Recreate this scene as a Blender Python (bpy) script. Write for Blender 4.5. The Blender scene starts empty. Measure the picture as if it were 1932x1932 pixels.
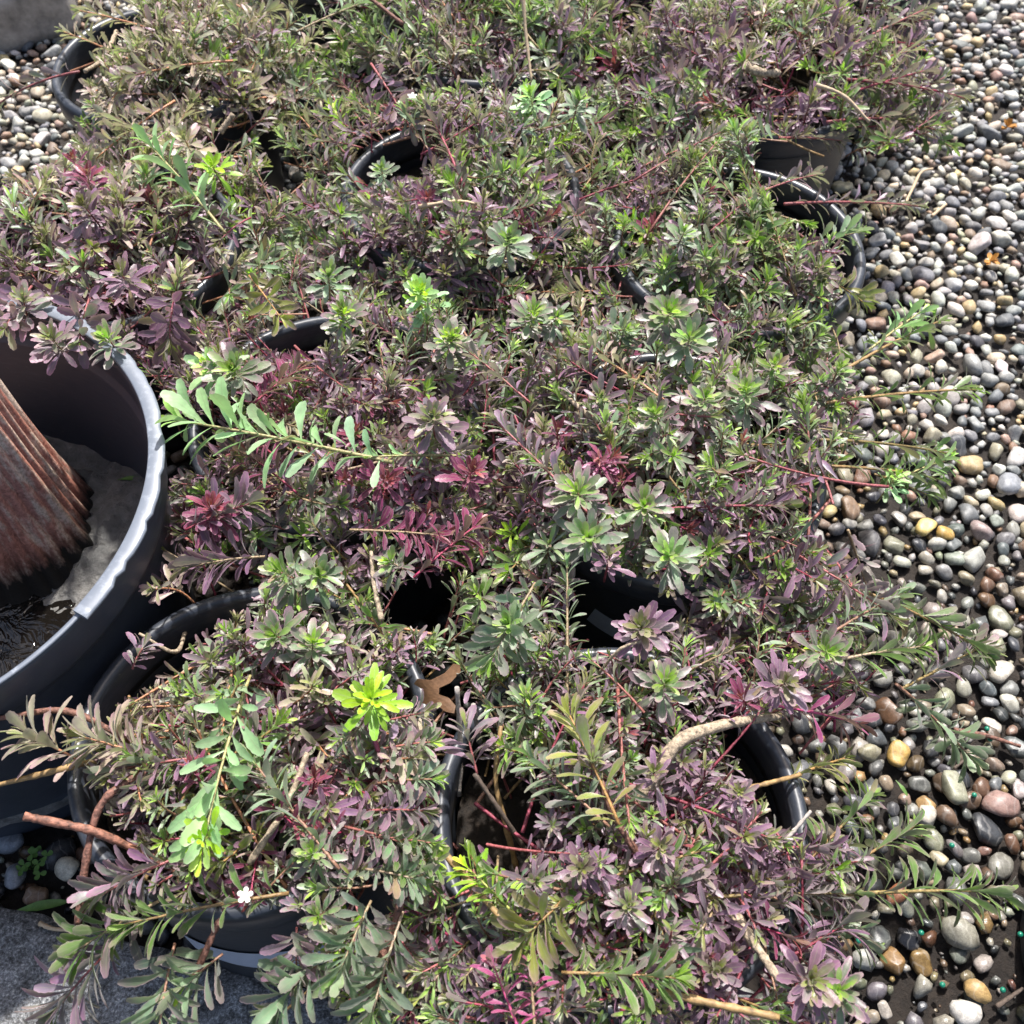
import bpy, math, random
import numpy as np
from mathutils import Matrix, Vector

random.seed(7)
RNG = np.random.default_rng(11)
scene = bpy.context.scene
COL = scene.collection

# ------------------------------------------------------------------ camera
CAM_H, PITCH, FOV = 1.25, math.radians(55.0), math.radians(54.0)
cd = bpy.data.cameras.new('camera')
cam = bpy.data.objects.new('camera', cd)
COL.objects.link(cam)
cam.location = (0, 0, CAM_H)
cam.rotation_euler = (math.pi / 2 - PITCH, 0, 0)
cd.sensor_fit = 'HORIZONTAL'
cd.angle = FOV
cd.clip_start, cd.clip_end = 0.02, 200.0
cd.dof.use_dof = True
cd.dof.focus_distance = 1.10
cd.dof.aperture_fstop = 10.0
scene.camera = cam

# ------------------------------------------------------------------ light
SUN_EL, SUN_AZ = math.radians(60.0), math.radians(12.0)      # azimuth from +Y towards +X
world = bpy.data.worlds.new('World')
scene.world = world
world.use_nodes = True
wn = world.node_tree
sky = wn.nodes.new('ShaderNodeTexSky')
sky.sky_type = 'NISHITA'
sky.sun_disc = False
sky.sun_elevation = SUN_EL
sky.sun_rotation = SUN_AZ
sky.air_density, sky.dust_density, sky.ozone_density = 1.0, 4.0, 0.6
bg = wn.nodes['Background']
bg.inputs['Strength'].default_value = 0.12
wn.links.new(sky.outputs[0], bg.inputs['Color'])
sl = bpy.data.lights.new('sun', 'SUN')
sl.energy = 4.9
sl.angle = math.radians(2.0)
sl.color = (1.0, 0.97, 0.93)
sun = bpy.data.objects.new('sun', sl)
COL.objects.link(sun)
sdir = Vector((math.sin(SUN_AZ) * math.cos(SUN_EL), math.cos(SUN_AZ) * math.cos(SUN_EL), math.sin(SUN_EL)))
sun.rotation_euler = sdir.to_track_quat('Z', 'Y').to_euler()
sun.location = sdir * 5
scene.view_settings.view_transform = 'Standard'
scene.view_settings.look = 'None'
scene.view_settings.exposure = 0.85
scene.view_settings.gamma = 1.0
scene.cycles.max_bounces = 6
scene.cycles.diffuse_bounces = 3
scene.cycles.glossy_bounces = 3
scene.cycles.transmission_bounces = 4

# ------------------------------------------------------------------ helpers
W = 1932.0
FPX = (W / 2) / math.tan(FOV / 2)
cP, sP = math.cos(PITCH), math.sin(PITCH)


def proj(p):
    p = np.atleast_2d(np.asarray(p, float))
    x, y, z = p[:, 0], p[:, 1], p[:, 2] - CAM_H
    d = y * cP - z * sP
    u = y * sP + z * cP
    return np.stack([W / 2 + FPX * x / d, W / 2 - FPX * u / d, d], 1)


def at(px, py, z):
    """world point at height z seen in direction of photo pixel (px, py)"""
    a, b = (px - W / 2) / FPX, -(py - W / 2) / FPX
    d = np.array([a, cP + b * sP, -sP + b * cP])
    t = (z - CAM_H) / d[2]
    return np.array([0, 0, CAM_H]) + t * d


def in_poly(pts, poly):
    pts = np.asarray(pts)
    x, y = pts[:, 0], pts[:, 1]
    inside = np.zeros(len(pts), bool)
    n = len(poly)
    j = n - 1
    for i in range(n):
        xi, yi = poly[i]
        xj, yj = poly[j]
        c = ((yi > y) != (yj > y)) & (x < (xj - xi) * (y - yi) / (yj - yi + 1e-9) + xi)
        inside ^= c
        j = i
    return inside


def vnoise(p, seed=0):
    """smooth value noise, p (N,3) -> (N,) in 0..1"""
    p = np.atleast_2d(p)
    i = np.floor(p).astype(np.int64)
    f = p - i
    f = f * f * (3 - 2 * f)

    def h(a, b, c):
        n = (a * 374761393 + b * 668265263 + c * 2147483647 + seed * 1274126177) & 0xffffffff
        n = ((n ^ (n >> 13)) * 1274126177) & 0xffffffff
        n = (n ^ (n >> 16)) & 0xffff
        return n / 65535.0
    r = 0
    for dx in (0, 1):
        for dy in (0, 1):
            for dz in (0, 1):
                w = (f[:, 0] if dx else 1 - f[:, 0]) * (f[:, 1] if dy else 1 - f[:, 1]) * (f[:, 2] if dz else 1 - f[:, 2])
                r = r + w * h(i[:, 0] + dx, i[:, 1] + dy, i[:, 2] + dz)
    return r


def mesh(name, verts, faces, mats=(), smooth=True, uv=None, tint=None, mat_idx=None):
    me = bpy.data.meshes.new(name)
    if isinstance(faces, np.ndarray):
        nf, k = faces.shape
        me.vertices.add(len(verts))
        me.vertices.foreach_set('co', np.asarray(verts, np.float32).ravel())
        me.loops.add(nf * k)
        me.loops.foreach_set('vertex_index', faces.astype(np.int32).ravel())
        me.polygons.add(nf)
        me.polygons.foreach_set('loop_start', np.arange(0, nf * k, k, dtype=np.int32))
        me.polygons.foreach_set('loop_total', np.full(nf, k, np.int32))
        me.update(calc_edges=True)
    else:
        me.from_pydata([tuple(v) for v in verts], [], [tuple(f) for f in faces])
        me.update()
    if smooth:
        me.polygons.foreach_set('use_smooth', np.ones(len(me.polygons), bool))
    for m in mats:
        me.materials.append(m)
    if mat_idx is not None:
        me.polygons.foreach_set('material_index', np.asarray(mat_idx, np.int32))
    li = None
    if uv is not None:                       # per vertex
        li = np.empty(len(me.loops), np.int32)
        me.loops.foreach_get('vertex_index', li)
        ul = me.uv_layers.new(name='UVMap')
        ul.data.foreach_set('uv', np.asarray(uv, np.float32)[li].ravel())
    if tint is not None:                     # per vertex rgba
        ca = me.color_attributes.new('tint', 'FLOAT_COLOR', 'POINT')
        ca.data.foreach_set('color', np.asarray(tint, np.float32).ravel())
    return me


def obj(name, me, parent=None, loc=None):
    o = bpy.data.objects.new(name, me)
    COL.objects.link(o)
    if loc is not None:
        o.location = loc
    if parent is not None:
        o.parent = parent
    return o


def empty(name, loc):
    o = bpy.data.objects.new(name, None)
    o.empty_display_size = 0.05
    COL.objects.link(o)
    o.location = loc
    return o


def tag(o, label=None, cat=None, group=None, kind=None):
    if label:
        o['label'] = label
    if cat:
        o['category'] = cat
    if group:
        o['group'] = group
    if kind:
        o['kind'] = kind
    return o


def lathe(profile, seg=96, wob=0.0, ph=0.0, a0=0.0, a1=None, closed=False):
    full = a1 is None
    n = seg if full else seg + 1
    ang = np.linspace(a0, a0 + 2 * math.pi if full else a1, n, endpoint=not full)
    pr = np.asarray(profile)
    k = len(pr)
    wf = 1 + wob * np.sin(2 * ang + ph) + wob * .5 * np.sin(3 * ang + ph * 2)
    v = np.zeros((n, k, 3))
    v[:, :, 0] = np.cos(ang)[:, None] * wf[:, None] * pr[None, :, 0]
    v[:, :, 1] = np.sin(ang)[:, None] * wf[:, None] * pr[None, :, 0]
    v[:, :, 2] = pr[None, :, 1]
    f = []
    m = n if full else n - 1
    kk = k if closed else k - 1
    for i in range(m):
        i2 = (i + 1) % n
        for j in range(kk):
            j2 = (j + 1) % k
            f.append((i * k + j, i2 * k + j, i2 * k + j2, i * k + j2))
    return v.reshape(-1, 3), np.array(f)


def tube(pts, rad, sides=6, knob=0.0, rng=None):
    """tapered tube along pts with closed ends -> verts, quad faces"""
    pts = np.asarray(pts, float)
    n = len(pts)
    rad = np.broadcast_to(np.asarray(rad, float), (n,)).copy()
    if knob and rng is not None:
        rad *= 1 + knob * rng.uniform(-1, 1, n)
    T = np.gradient(pts, axis=0)
    T /= np.linalg.norm(T, axis=1)[:, None] + 1e-9
    ref = np.array([0.0, 0.0, 1.0]) if abs(T[0][2]) < .9 else np.array([1.0, 0, 0])
    v = []
    for i in range(n):
        a = np.cross(T[i], ref)
        a /= np.linalg.norm(a) + 1e-9
        b = np.cross(T[i], a)
        ref = -np.cross(T[i], a) if False else ref
        for s in range(sides):
            t = 2 * math.pi * s / sides
            v.append(pts[i] + rad[i] * (math.cos(t) * a + math.sin(t) * b))
    v.append(pts[0])
    v.append(pts[-1])
    f = []
    for i in range(n - 1):
        for s in range(sides):
            s2 = (s + 1) % sides
            f.append((i * sides + s, i * sides + s2, (i + 1) * sides + s2, (i + 1) * sides + s))
    c0, c1 = n * sides, n * sides + 1
    for s in range(sides):
        s2 = (s + 1) % sides
        f.append((c0, s2, s, s))
        f.append((c1, (n - 1) * sides + s, (n - 1) * sides + s2, (n - 1) * sides + s2))
    return np.array(v), f


def tube_mesh(name, pts, rad, mat, sides=7, knob=0.0, rng=None):
    v, f = tube(pts, rad, sides, knob, rng)
    f = [tuple(dict.fromkeys(q)) for q in f]
    return mesh(name, v, f, [mat])


def smooth_path(ctrl, n=16):
    ctrl = np.asarray(ctrl, float)
    m = len(ctrl)
    if m == 2:
        return ctrl[0] + np.linspace(0, 1, n)[:, None] * (ctrl[1] - ctrl[0])
    P = np.vstack([2 * ctrl[0] - ctrl[1], ctrl, 2 * ctrl[-1] - ctrl[-2]])
    out = []
    for t in np.linspace(0, m - 1 - 1e-6, n):
        i = int(t)
        u = t - i
        a, b, c, d = P[i], P[i + 1], P[i + 2], P[i + 3]
        out.append(.5 * ((2 * b) + (c - a) * u + (2 * a - 5 * b + 4 * c - d) * u * u + (3 * b - a - 3 * c + d) * u ** 3))
    return np.array(out)


# ------------------------------------------------------------------ materials
def new_mat(name):
    m = bpy.data.materials.new(name)
    m.use_nodes = True
    nt = m.node_tree
    b = nt.nodes['Principled BSDF']
    return m, nt, b


def N(nt, t, **kw):
    n = nt.nodes.new(t)
    for k, v in kw.items():
        setattr(n, k, v)
    return n


def math_node(nt, op, a, b=None, clamp=False):
    n = N(nt, 'ShaderNodeMath', operation=op)
    n.use_clamp = clamp
    for i, v in enumerate((a, b)):
        if v is None:
            continue
        if isinstance(v, (int, float)):
            n.inputs[i].default_value = v
        else:
            nt.links.new(v, n.inputs[i])
    return n.outputs[0]


def mix_col(nt, fac, a, b, mode='MIX'):
    n = N(nt, 'ShaderNodeMix', data_type='RGBA', blend_type=mode)
    for sock, v in ((n.inputs[0], fac), (n.inputs[6], a), (n.inputs[7], b)):
        if isinstance(v, (int, float)):
            sock.default_value = v
        elif isinstance(v, tuple):
            sock.default_value = v if len(v) == 4 else (*v, 1)
        else:
            nt.links.new(v, sock)
    return n.outputs[2]


def noise_tex(nt, scale, detail=3, rough=.55, coord=None):
    t = N(nt, 'ShaderNodeTexNoise')
    t.inputs['Scale'].default_value = scale
    t.inputs['Detail'].default_value = detail
    t.inputs['Roughness'].default_value = rough
    if coord is not None:
        nt.links.new(coord, t.inputs['Vector'])
    return t


def ramp(nt, fac, stops):
    r = N(nt, 'ShaderNodeValToRGB')
    e = r.color_ramp.elements
    while len(e) < len(stops):
        e.new(.5)
    for el, (p, c) in zip(e, stops):
        el.position = p
        el.color = (*c, 1) if len(c) == 3 else c
    nt.links.new(fac, r.inputs[0])
    return r.outputs[0]


def bump(nt, b, height, strength, dist=.002):
    n = N(nt, 'ShaderNodeBump')
    n.inputs['Strength'].default_value = strength
    n.inputs['Distance'].default_value = dist
    nt.links.new(height, n.inputs['Height'])
    nt.links.new(n.outputs[0], b.inputs['Normal'])


def leaf_material(name, per_object):
    m, nt, b = new_mat(name)
    L = nt.links
    geo = N(nt, 'ShaderNodeNewGeometry')
    if per_object:
        oi = N(nt, 'ShaderNodeObjectInfo')
        col, alpha = oi.outputs['Color'], oi.outputs['Alpha']
    else:
        at_ = N(nt, 'ShaderNodeAttribute', attribute_name='tint')
        col, alpha = at_.outputs['Color'], at_.outputs['Alpha']
    uv = N(nt, 'ShaderNodeUVMap', uv_map='UVMap')
    sep = N(nt, 'ShaderNodeSeparateXYZ')
    L.new(uv.outputs[0], sep.inputs[0])
    u, v = sep.outputs[0], sep.outputs[1]
    av = math_node(nt, 'ABSOLUTE', math_node(nt, 'SUBTRACT', math_node(nt, 'MULTIPLY', v, 2.0), 1.0))
    nz = noise_tex(nt, 260, 3, .6, geo.outputs['Position'])
    nz2 = noise_tex(nt, 60, 2, .5, geo.outputs['Position'])
    avn = math_node(nt, 'ADD', av, math_node(nt, 'MULTIPLY', math_node(nt, 'SUBTRACT', nz2.outputs[0], .5), .25))
    margin = math_node(nt, 'MULTIPLY', math_node(nt, 'SUBTRACT', avn, .62), 2.6, True)
    tip = math_node(nt, 'MULTIPLY', math_node(nt, 'SUBTRACT', u, .72), 3.0, True)
    edge = math_node(nt, 'MAXIMUM', margin, math_node(nt, 'MULTIPLY', tip, .8))
    edge = math_node(nt, 'MULTIPLY', edge, alpha, True)
    c = mix_col(nt, edge, col, (.40, .17, .29))
    rim_light = math_node(nt, 'MULTIPLY', math_node(nt, 'SUBTRACT', av, .86), 5.0, True)  # pale hairy edge, its rim light painted into the leaf colour
    c = mix_col(nt, math_node(nt, 'MULTIPLY', rim_light, .55), c, (.60, .50, .48))
    base = math_node(nt, 'MULTIPLY', math_node(nt, 'SUBTRACT', .28, u), 2.2, True)
    c = mix_col(nt, math_node(nt, 'MULTIPLY', base, .55), c, (.30, .34, .10))
    rib = math_node(nt, 'MULTIPLY', math_node(nt, 'SUBTRACT', .13, av), 3.0, True)
    c = mix_col(nt, rib, c, (.34, .36, .22))
    c = mix_col(nt, math_node(nt, 'MULTIPLY', nz.outputs[0], .10), c, (.40, .42, .36))
    dk = ramp(nt, nz2.outputs[0], [(.3, (.75, .75, .75)), (.7, (1.15, 1.15, 1.15))])
    c = mix_col(nt, 1.0, c, dk, 'MULTIPLY')
    back = mix_col(nt, .35, c, (.24, .29, .17))
    c = mix_col(nt, geo.outputs['Backfacing'], c, back)
    L.new(c, b.inputs['Base Color'])
    b.inputs['Roughness'].default_value = .40
    b.inputs['Specular IOR Level'].default_value = .50
    b.inputs['Sheen Weight'].default_value = .16
    b.inputs['Sheen Roughness'].default_value = .4
    bump(nt, b, nz.outputs[0], .35, .0012)
    tr = N(nt, 'ShaderNodeBsdfTranslucent')
    tc = mix_col(nt, 1.0, c, (1.15, 1.3, .85), 'MULTIPLY')
    L.new(tc, tr.inputs['Color'])
    mx = N(nt, 'ShaderNodeMixShader')
    mx.inputs[0].default_value = .33
    L.new(b.outputs[0], mx.inputs[1])
    L.new(tr.outputs[0], mx.inputs[2])
    L.new(mx.outputs[0], nt.nodes['Material Output'].inputs['Surface'])
    return m


def stem_material(name, per_object):
    m, nt, b = new_mat(name)
    geo = N(nt, 'ShaderNodeNewGeometry')
    if per_object:
        col = N(nt, 'ShaderNodeObjectInfo').outputs['Color']
    else:
        col = N(nt, 'ShaderNodeAttribute', attribute_name='tint').outputs['Color']
    nz = noise_tex(nt, 330, 3, .6, geo.outputs['Position'])
    sc = ramp(nt, nz.outputs[0], [(.35, (.6, .55, .5)), (.6, (1.1, 1.1, 1.1)), (.75, (1.6, 1.7, 1.7))])
    c = mix_col(nt, 1.0, col, sc, 'MULTIPLY')
    nt.links.new(c, b.inputs['Base Color'])
    b.inputs['Roughness'].default_value = .5
    bump(nt, b, nz.outputs[0], .6, .0015)
    return m


def plastic(name, col, rough=.38, scuff=.35, scuff_col=(.20, .215, .24), scale=9):
    m, nt, b = new_mat(name)
    tc = N(nt, 'ShaderNodeTexCoord')
    mp = N(nt, 'ShaderNodeMapping')
    mp.inputs['Scale'].default_value = (1, 1, 6)
    nt.links.new(tc.outputs['Object'], mp.inputs[0])
    n1 = noise_tex(nt, scale * 5, 5, .7, mp.outputs[0])
    n2 = noise_tex(nt, scale, 3, .5, tc.outputs['Object'])
    n3 = noise_tex(nt, 240, 4, .7, tc.outputs['Object'])
    f = ramp(nt, n1.outputs[0], [(.5, (0, 0, 0)), (.78, (1, 1, 1))])
    g = ramp(nt, n2.outputs[0], [(.35, (.15, .15, .15)), (.7, (1, 1, 1))])
    fac = math_node(nt, 'MULTIPLY', math_node(nt, 'MULTIPLY', f, g), scuff)
    c = mix_col(nt, fac, col, scuff_col)
    dust = ramp(nt, n3.outputs[0], [(.62, (0, 0, 0)), (.72, (1, 1, 1))])
    c = mix_col(nt, math_node(nt, 'MULTIPLY', dust, .22), c, (.20, .19, .17))
    nt.links.new(c, b.inputs['Base Color'])
    r = N(nt, 'ShaderNodeMapRange')
    r.inputs['To Min'].default_value = rough - .1
    r.inputs['To Max'].default_value = rough + .2
    nt.links.new(n1.outputs[0], r.inputs['Value'])
    nt.links.new(r.outputs[0], b.inputs['Roughness'])
    b.inputs['Specular IOR Level'].default_value = .5
    bump(nt, b, n1.outputs[0], .12, .001)
    return m


def soil_mat(name, c0, c1, scale=70, rough=.8, bd=.006):
    m, nt, b = new_mat(name)
    geo = N(nt, 'ShaderNodeNewGeometry')
    n1 = noise_tex(nt, scale, 8, .75, geo.outputs['Position'])
    n2 = noise_tex(nt, scale * .15, 4, .6, geo.outputs['Position'])
    c = ramp(nt, n1.outputs[0], [(.3, c0), (.6, c1), (.78, tuple(x * 2.2 for x in c1))])
    dk = ramp(nt, n2.outputs[0], [(.35, (.6, .6, .6)), (.65, (1.25, 1.2, 1.15))])
    c = mix_col(nt, 1.0, c, dk, 'MULTIPLY')
    nt.links.new(c, b.inputs['Base Color'])
    rr = N(nt, 'ShaderNodeMapRange')
    rr.inputs['To Min'].default_value = rough - .35
    rr.inputs['To Max'].default_value = rough + .1
    nt.links.new(n2.outputs[0], rr.inputs['Value'])
    nt.links.new(rr.outputs[0], b.inputs['Roughness'])
    bump(nt, b, n1.outputs[0], 1.0, bd)
    return m


def pebble_mat(name, per_object):
    m, nt, b = new_mat(name)
    geo = N(nt, 'ShaderNodeNewGeometry')
    if per_object:
        oi = N(nt, 'ShaderNodeObjectInfo')
        col, alpha = oi.outputs['Color'], oi.outputs['Alpha']
    else:
        a = N(nt, 'ShaderNodeAttribute', attribute_name='tint')
        col, alpha = a.outputs['Color'], a.outputs['Alpha']
    n1 = noise_tex(nt, 130, 5, .65, geo.outputs['Position'])
    n2 = noise_tex(nt, 620, 3, .7, geo.outputs['Position'])
    sc = ramp(nt, n1.outputs[0], [(.3, (.62, .60, .58)), (.55, (1.02, 1.02, 1.02)), (.75, (1.3, 1.28, 1.22))])
    c = mix_col(nt, 1.0, col, sc, 'MULTIPLY')
    s2 = ramp(nt, n2.outputs[0], [(.35, (.78, .78, .78)), (.65, (1.15, 1.15, 1.15))])
    c = mix_col(nt, 1.0, c, s2, 'MULTIPLY')
    wv = N(nt, 'ShaderNodeTexWave')
    wv.inputs['Scale'].default_value = 22
    wv.inputs['Distortion'].default_value = 14
    wv.inputs['Detail'].default_value = 3
    nt.links.new(geo.outputs['Position'], wv.inputs['Vector'])
    vein = ramp(nt, wv.outputs['Fac'], [(.90, (0, 0, 0)), (.995, (1, 1, 1))])
    c = mix_col(nt, math_node(nt, 'MULTIPLY', vein, .13), c, (.55, .53, .5))
    nt.links.new(c, b.inputs['Base Color'])
    r = N(nt, 'ShaderNodeMapRange')
    r.inputs['To Min'].default_value = .62
    r.inputs['To Max'].default_value = .22
    nt.links.new(alpha, r.inputs['Value'])
    nt.links.new(r.outputs[0], b.inputs['Roughness'])
    bump(nt, b, n2.outputs[0], .35, .0012)
    return m


def concrete_mat(name):
    m, nt, b = new_mat(name)
    geo = N(nt, 'ShaderNodeNewGeometry')
    n1 = noise_tex(nt, 18, 6, .65, geo.outputs['Position'])
    n2 = noise_tex(nt, 300, 4, .75, geo.outputs['Position'])
    n3 = noise_tex(nt, 55, 5, .7, geo.outputs['Position'])
    c = ramp(nt, n1.outputs[0], [(.3, (.13, .132, .136)), (.5, (.27, .275, .285)), (.7, (.42, .43, .45))])
    s = ramp(nt, n2.outputs[0], [(.38, (.35, .33, .3)), (.55, (1, 1, 1)), (.68, (2.4, 2.3, 2.1))])
    c = mix_col(nt, 1.0, c, s, 'MULTIPLY')
    d = ramp(nt, n3.outputs[0], [(.36, (.35, .34, .33)), (.52, (1, 1, 1))])
    c = mix_col(nt, 1.0, c, d, 'MULTIPLY')
    nt.links.new(c, b.inputs['Base Color'])
    b.inputs['Roughness'].default_value = .85
    h = math_node(nt, 'ADD', n2.outputs[0], math_node(nt, 'MULTIPLY', n3.outputs[0], 1.5))
    bump(nt, b, h, .9, .004)
    return m


def simple(name, col, rough=.6, nscale=120, var=.35, bd=.001, transl=0.0):
    m, nt, b = new_mat(name)
    tc = N(nt, 'ShaderNodeTexCoord')
    n = noise_tex(nt, nscale, 5, .65, tc.outputs['Object'])
    s = ramp(nt, n.outputs[0], [(.3, (1 - var,) * 3), (.7, (1 + var,) * 3)])
    c = mix_col(nt, 1.0, col, s, 'MULTIPLY')
    nt.links.new(c, b.inputs['Base Color'])
    b.inputs['Roughness'].default_value = rough
    bump(nt, b, n.outputs[0], .5, bd)
    if transl:
        tr = N(nt, 'ShaderNodeBsdfTranslucent')
        nt.links.new(c, tr.inputs['Color'])
        mx = N(nt, 'ShaderNodeMixShader')
        mx.inputs[0].default_value = transl
        nt.links.new(b.outputs[0], mx.inputs[1])
        nt.links.new(tr.outputs[0], mx.inputs[2])
        nt.links.new(mx.outputs[0], nt.nodes['Material Output'].inputs['Surface'])
    return m


M_LEAF_O = leaf_material('leaf_surface', True)
M_LEAF_J = leaf_material('foliage_surface', False)
M_STEM_O = stem_material('stem_surface', True)
M_STEM_J = stem_material('twig_surface', False)
M_POT = plastic('black_plastic', (.020, .0235, .031), .36, .32)
M_RIM = plastic('black_plastic_rim', (.026, .030, .040), .30, .5)
M_BIGPOT = plastic('scuffed_black_plastic', (.034, .040, .056), .40, .38, (.15, .17, .21), 7)
M_FLANGE = plastic('scuffed_grey_plastic', (.13, .148, .18), .40, .85, (.36, .39, .44), 22)
M_SOIL = soil_mat('potting_soil', (.006, .0045, .0035), (.026, .018, .012), 130, .85, .008)
M_GROUND = soil_mat('wet_soil', (.008, .006, .005), (.030, .022, .017), 90, .75, .008)
M_MUD = soil_mat('wet_grey_mud', (.10, .098, .092), (.24, .238, .23), 60, .42, .009)
M_PEB_O = pebble_mat('pebble_stone', True)
M_PEB_J = pebble_mat('gravel_stone', False)
M_CONC = concrete_mat('weathered_concrete')
M_BARK = simple('grey_tan_bark', (.32, .25, .175), .85, 230, .75, .005)
M_BARK_G = simple('grey_dead_bark', (.33, .29, .26), .8, 260, .45, .002)
M_BARK_D = simple('dark_dead_bark', (.09, .065, .05), .8, 200, .5, .002)
M_BARK_R = simple('reddish_bark', (.17, .078, .056), .7, 260, .85, .005)
M_YSTEM = simple('yellow_green_bark', (.27, .17, .07), .6, 110, .6, .002)
M_PINKY = simple('pink_tan_bark', (.22, .095, .062), .65, 150, .9, .004)
M_MAGENTA = simple('magenta_stem', (.30, .06, .11), .5, 220, .3, .001)
M_DRY = simple('dry_brown_leaf', (.19, .10, .05), .55, 150, .35, .001, .25)
M_STRAW = simple('dry_straw', (.46, .34, .22), .7, 200, .3, .001)
M_PETAL = simple('white_petal', (.75, .72, .66), .5, 100, .08, .0005, .3)
M_GREENLEAF = simple('fresh_green_leaf', (.12, .23, .05), .5, 150, .25, .0008, .3)
M_LABEL = simple('pale_grey_label', (.42, .46, .56), .35, 60, .08, .0003)
M_INK = simple('label_ink', (.03, .03, .035), .5, 60, .05, .0002)
M_GRANULE = simple('green_granule', (.01, .16, .10), .3, 300, .2, .0004)
M_WIRE = simple('black_wire', (.012, .012, .013), .45, 100, .2, .0005)
M_ORANGE = simple('dry_orange_litter', (.42, .20, .04), .7, 150, .4, .001, .2)
M_BOULDER = simple('grey_stone_block', (.27, .245, .22), .85, 30, .45, .004)

# ------------------------------------------------------------------ ground
GX, GY = 140, 140
gx = np.concatenate([[-60, -20, -6, -3], np.linspace(-1.8, 1.8, GX), [3, 6, 20, 60]])
gy = np.concatenate([[-40, -12, -4, -1.5], np.linspace(-.6, 3.2, GY), [5, 9, 25, 60]])
X, Y = np.meshgrid(gx, gy)
gp = np.stack([X.ravel(), Y.ravel(), np.zeros(X.size)], 1)
gz = (vnoise(gp * [9, 9, 1], 3) - .5) * .012 + (vnoise(gp * [34, 34, 1], 4) - .5) * .008 - .006
gp[:, 2] = gz
nx_, ny_ = len(gx), len(gy)
idx = np.arange(nx_ * ny_).reshape(ny_, nx_)
gf = np.stack([idx[:-1, :-1].ravel(), idx[:-1, 1:].ravel(), idx[1:, 1:].ravel(), idx[1:, :-1].ravel()], 1)
ground = tag(obj('ground', mesh('ground', gp, gf, [M_GROUND])), 'dark damp soil under river pebble gravel', 'ground', kind='structure')

# concrete kerb in the near left corner
KA, KB = np.array([-.588, .298]), np.array([-.2365, .212])
kd = (KB - KA) / np.linalg.norm(KB - KA)
kn = np.array([kd[1], -kd[0]])                      # towards the camera
nu, nv = 90, 26
kv = []
for j in range(nv + 1):
    for i in range(nu + 1):
        s = -.9 + 1.9 * i / nu
        w = j / nv * .32
        p = KA + kd * s + kn * w
        q = np.array([[p[0] * 40, p[1] * 40, 1.0]])
        edge = (vnoise(q, 5)[0] - .5) * .012
        zz = .045 + (vnoise(q * .7, 6)[0] - .5) * .006
        if j == 0:
            p = p - kn * .003 + kn * edge
            zz = -.03
        elif j == 1:
            p = KA + kd * s + kn * (.004 + edge)
            zz -= .010
        kv.append((p[0], p[1], zz))
ki = np.arange((nu + 1) * (nv + 1)).reshape(nv + 1, nu + 1)
kf = np.stack([ki[:-1, :-1].ravel(), ki[1:, :-1].ravel(), ki[1:, 1:].ravel(), ki[:-1, 1:].ravel()], 1)
tag(obj('concrete_kerb', mesh('concrete_kerb', np.array(kv), kf, [M_CONC])), 'weathered grey concrete kerb in the near left corner', 'kerb', kind='structure')

# ------------------------------------------------------------------ pots
POTS = {  # key: (x, y)
    'A': (.104, .316), 'B': (-.258, .392), 'C': (.197, .742), 'D': (.323, 1.131), 'E': (-.077, 1.256),
    'G': (-.221, .816), 'H': (-.572, 1.140), 'I': (-.595, 1.595), 'J': (-.050, 1.705), 'K': (.416, 1.561),
    'M': (.19, 2.02), 'N': (-.33, 2.02), 'R': (.745, .225), 'O': (.66, 1.97),
}
POT_LABEL = {
    'A': 'black nursery pot in the near right, nearest of the planted pots by the gravel',
    'B': 'black nursery pot wedged against the large scuffed pot, pale label on its front wall',
    'C': 'black nursery pot behind the nearest right pot, lettered label on its shaded front wall',
    'D': 'black nursery pot with sunlit right rim standing against the pebble gravel',
    'E': 'black nursery pot at upper centre with only its upper left rim showing',
    'G': 'black nursery pot in the centre left just right of the large scuffed pot',
    'H': 'black nursery pot at left under purple foliage behind the large scuffed pot',
    'I': 'black nursery pot at upper left with pale shining rim beside grey pebbles',
    'J': 'black nursery pot at the top edge centre, rim hidden by foliage',
    'K': 'black nursery pot at upper right, dark front wall above the sunlit rim',
    'M': 'black nursery pot in the farthest row, behind the top centre plants',
    'N': 'black nursery pot in the farthest row, top left of centre',
    'R': 'black nursery pot cut by the right edge, with no plant showing',
    'O': 'black nursery pot in the farthest row at the right end',
}
PR = 0.18
wall_prof = [(.001, .001), (.152, 0), (.1575, .004), (.1595, .012), (.1605, .040), (.1612, .044), (.1695, .246), (.1700, .262),
             (.1640, .262), (.1630, .246), (.1550, .014), (.001, .012)]
rim_prof = [(.1720, .256), (.1775, .2575), (.1795, .262), (.1805, .283), (.1800, .2915), (.1775, .2970), (.1735, .2995),
            (.1690, .2990), (.1650, .2960), (.1632, .2905), (.1628, .262), (.1625, .250), (.1690, .250)]


def soil_disc(r, z, seed, amp, n=40, rings=14):
    v = [(0, 0, z)]
    for j in range(1, rings + 1):
        for i in range(n):
            a = 2 * math.pi * i / n
            rr = r * j / rings
            p = np.array([[rr * math.cos(a) * 28 + seed * 7, rr * math.sin(a) * 28, seed]])
            v.append((rr * math.cos(a), rr * math.sin(a), z + (vnoise(p, 8)[0] - .5) * amp))
    f = [(0, 1 + i, 1 + (i + 1) % n) for i in range(n)]
    for j in range(rings - 1):
        for i in range(n):
            a, b = 1 + j * n + i, 1 + j * n + (i + 1) % n
            f.append((a, a + n, b + n, b))
    return v, f


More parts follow.
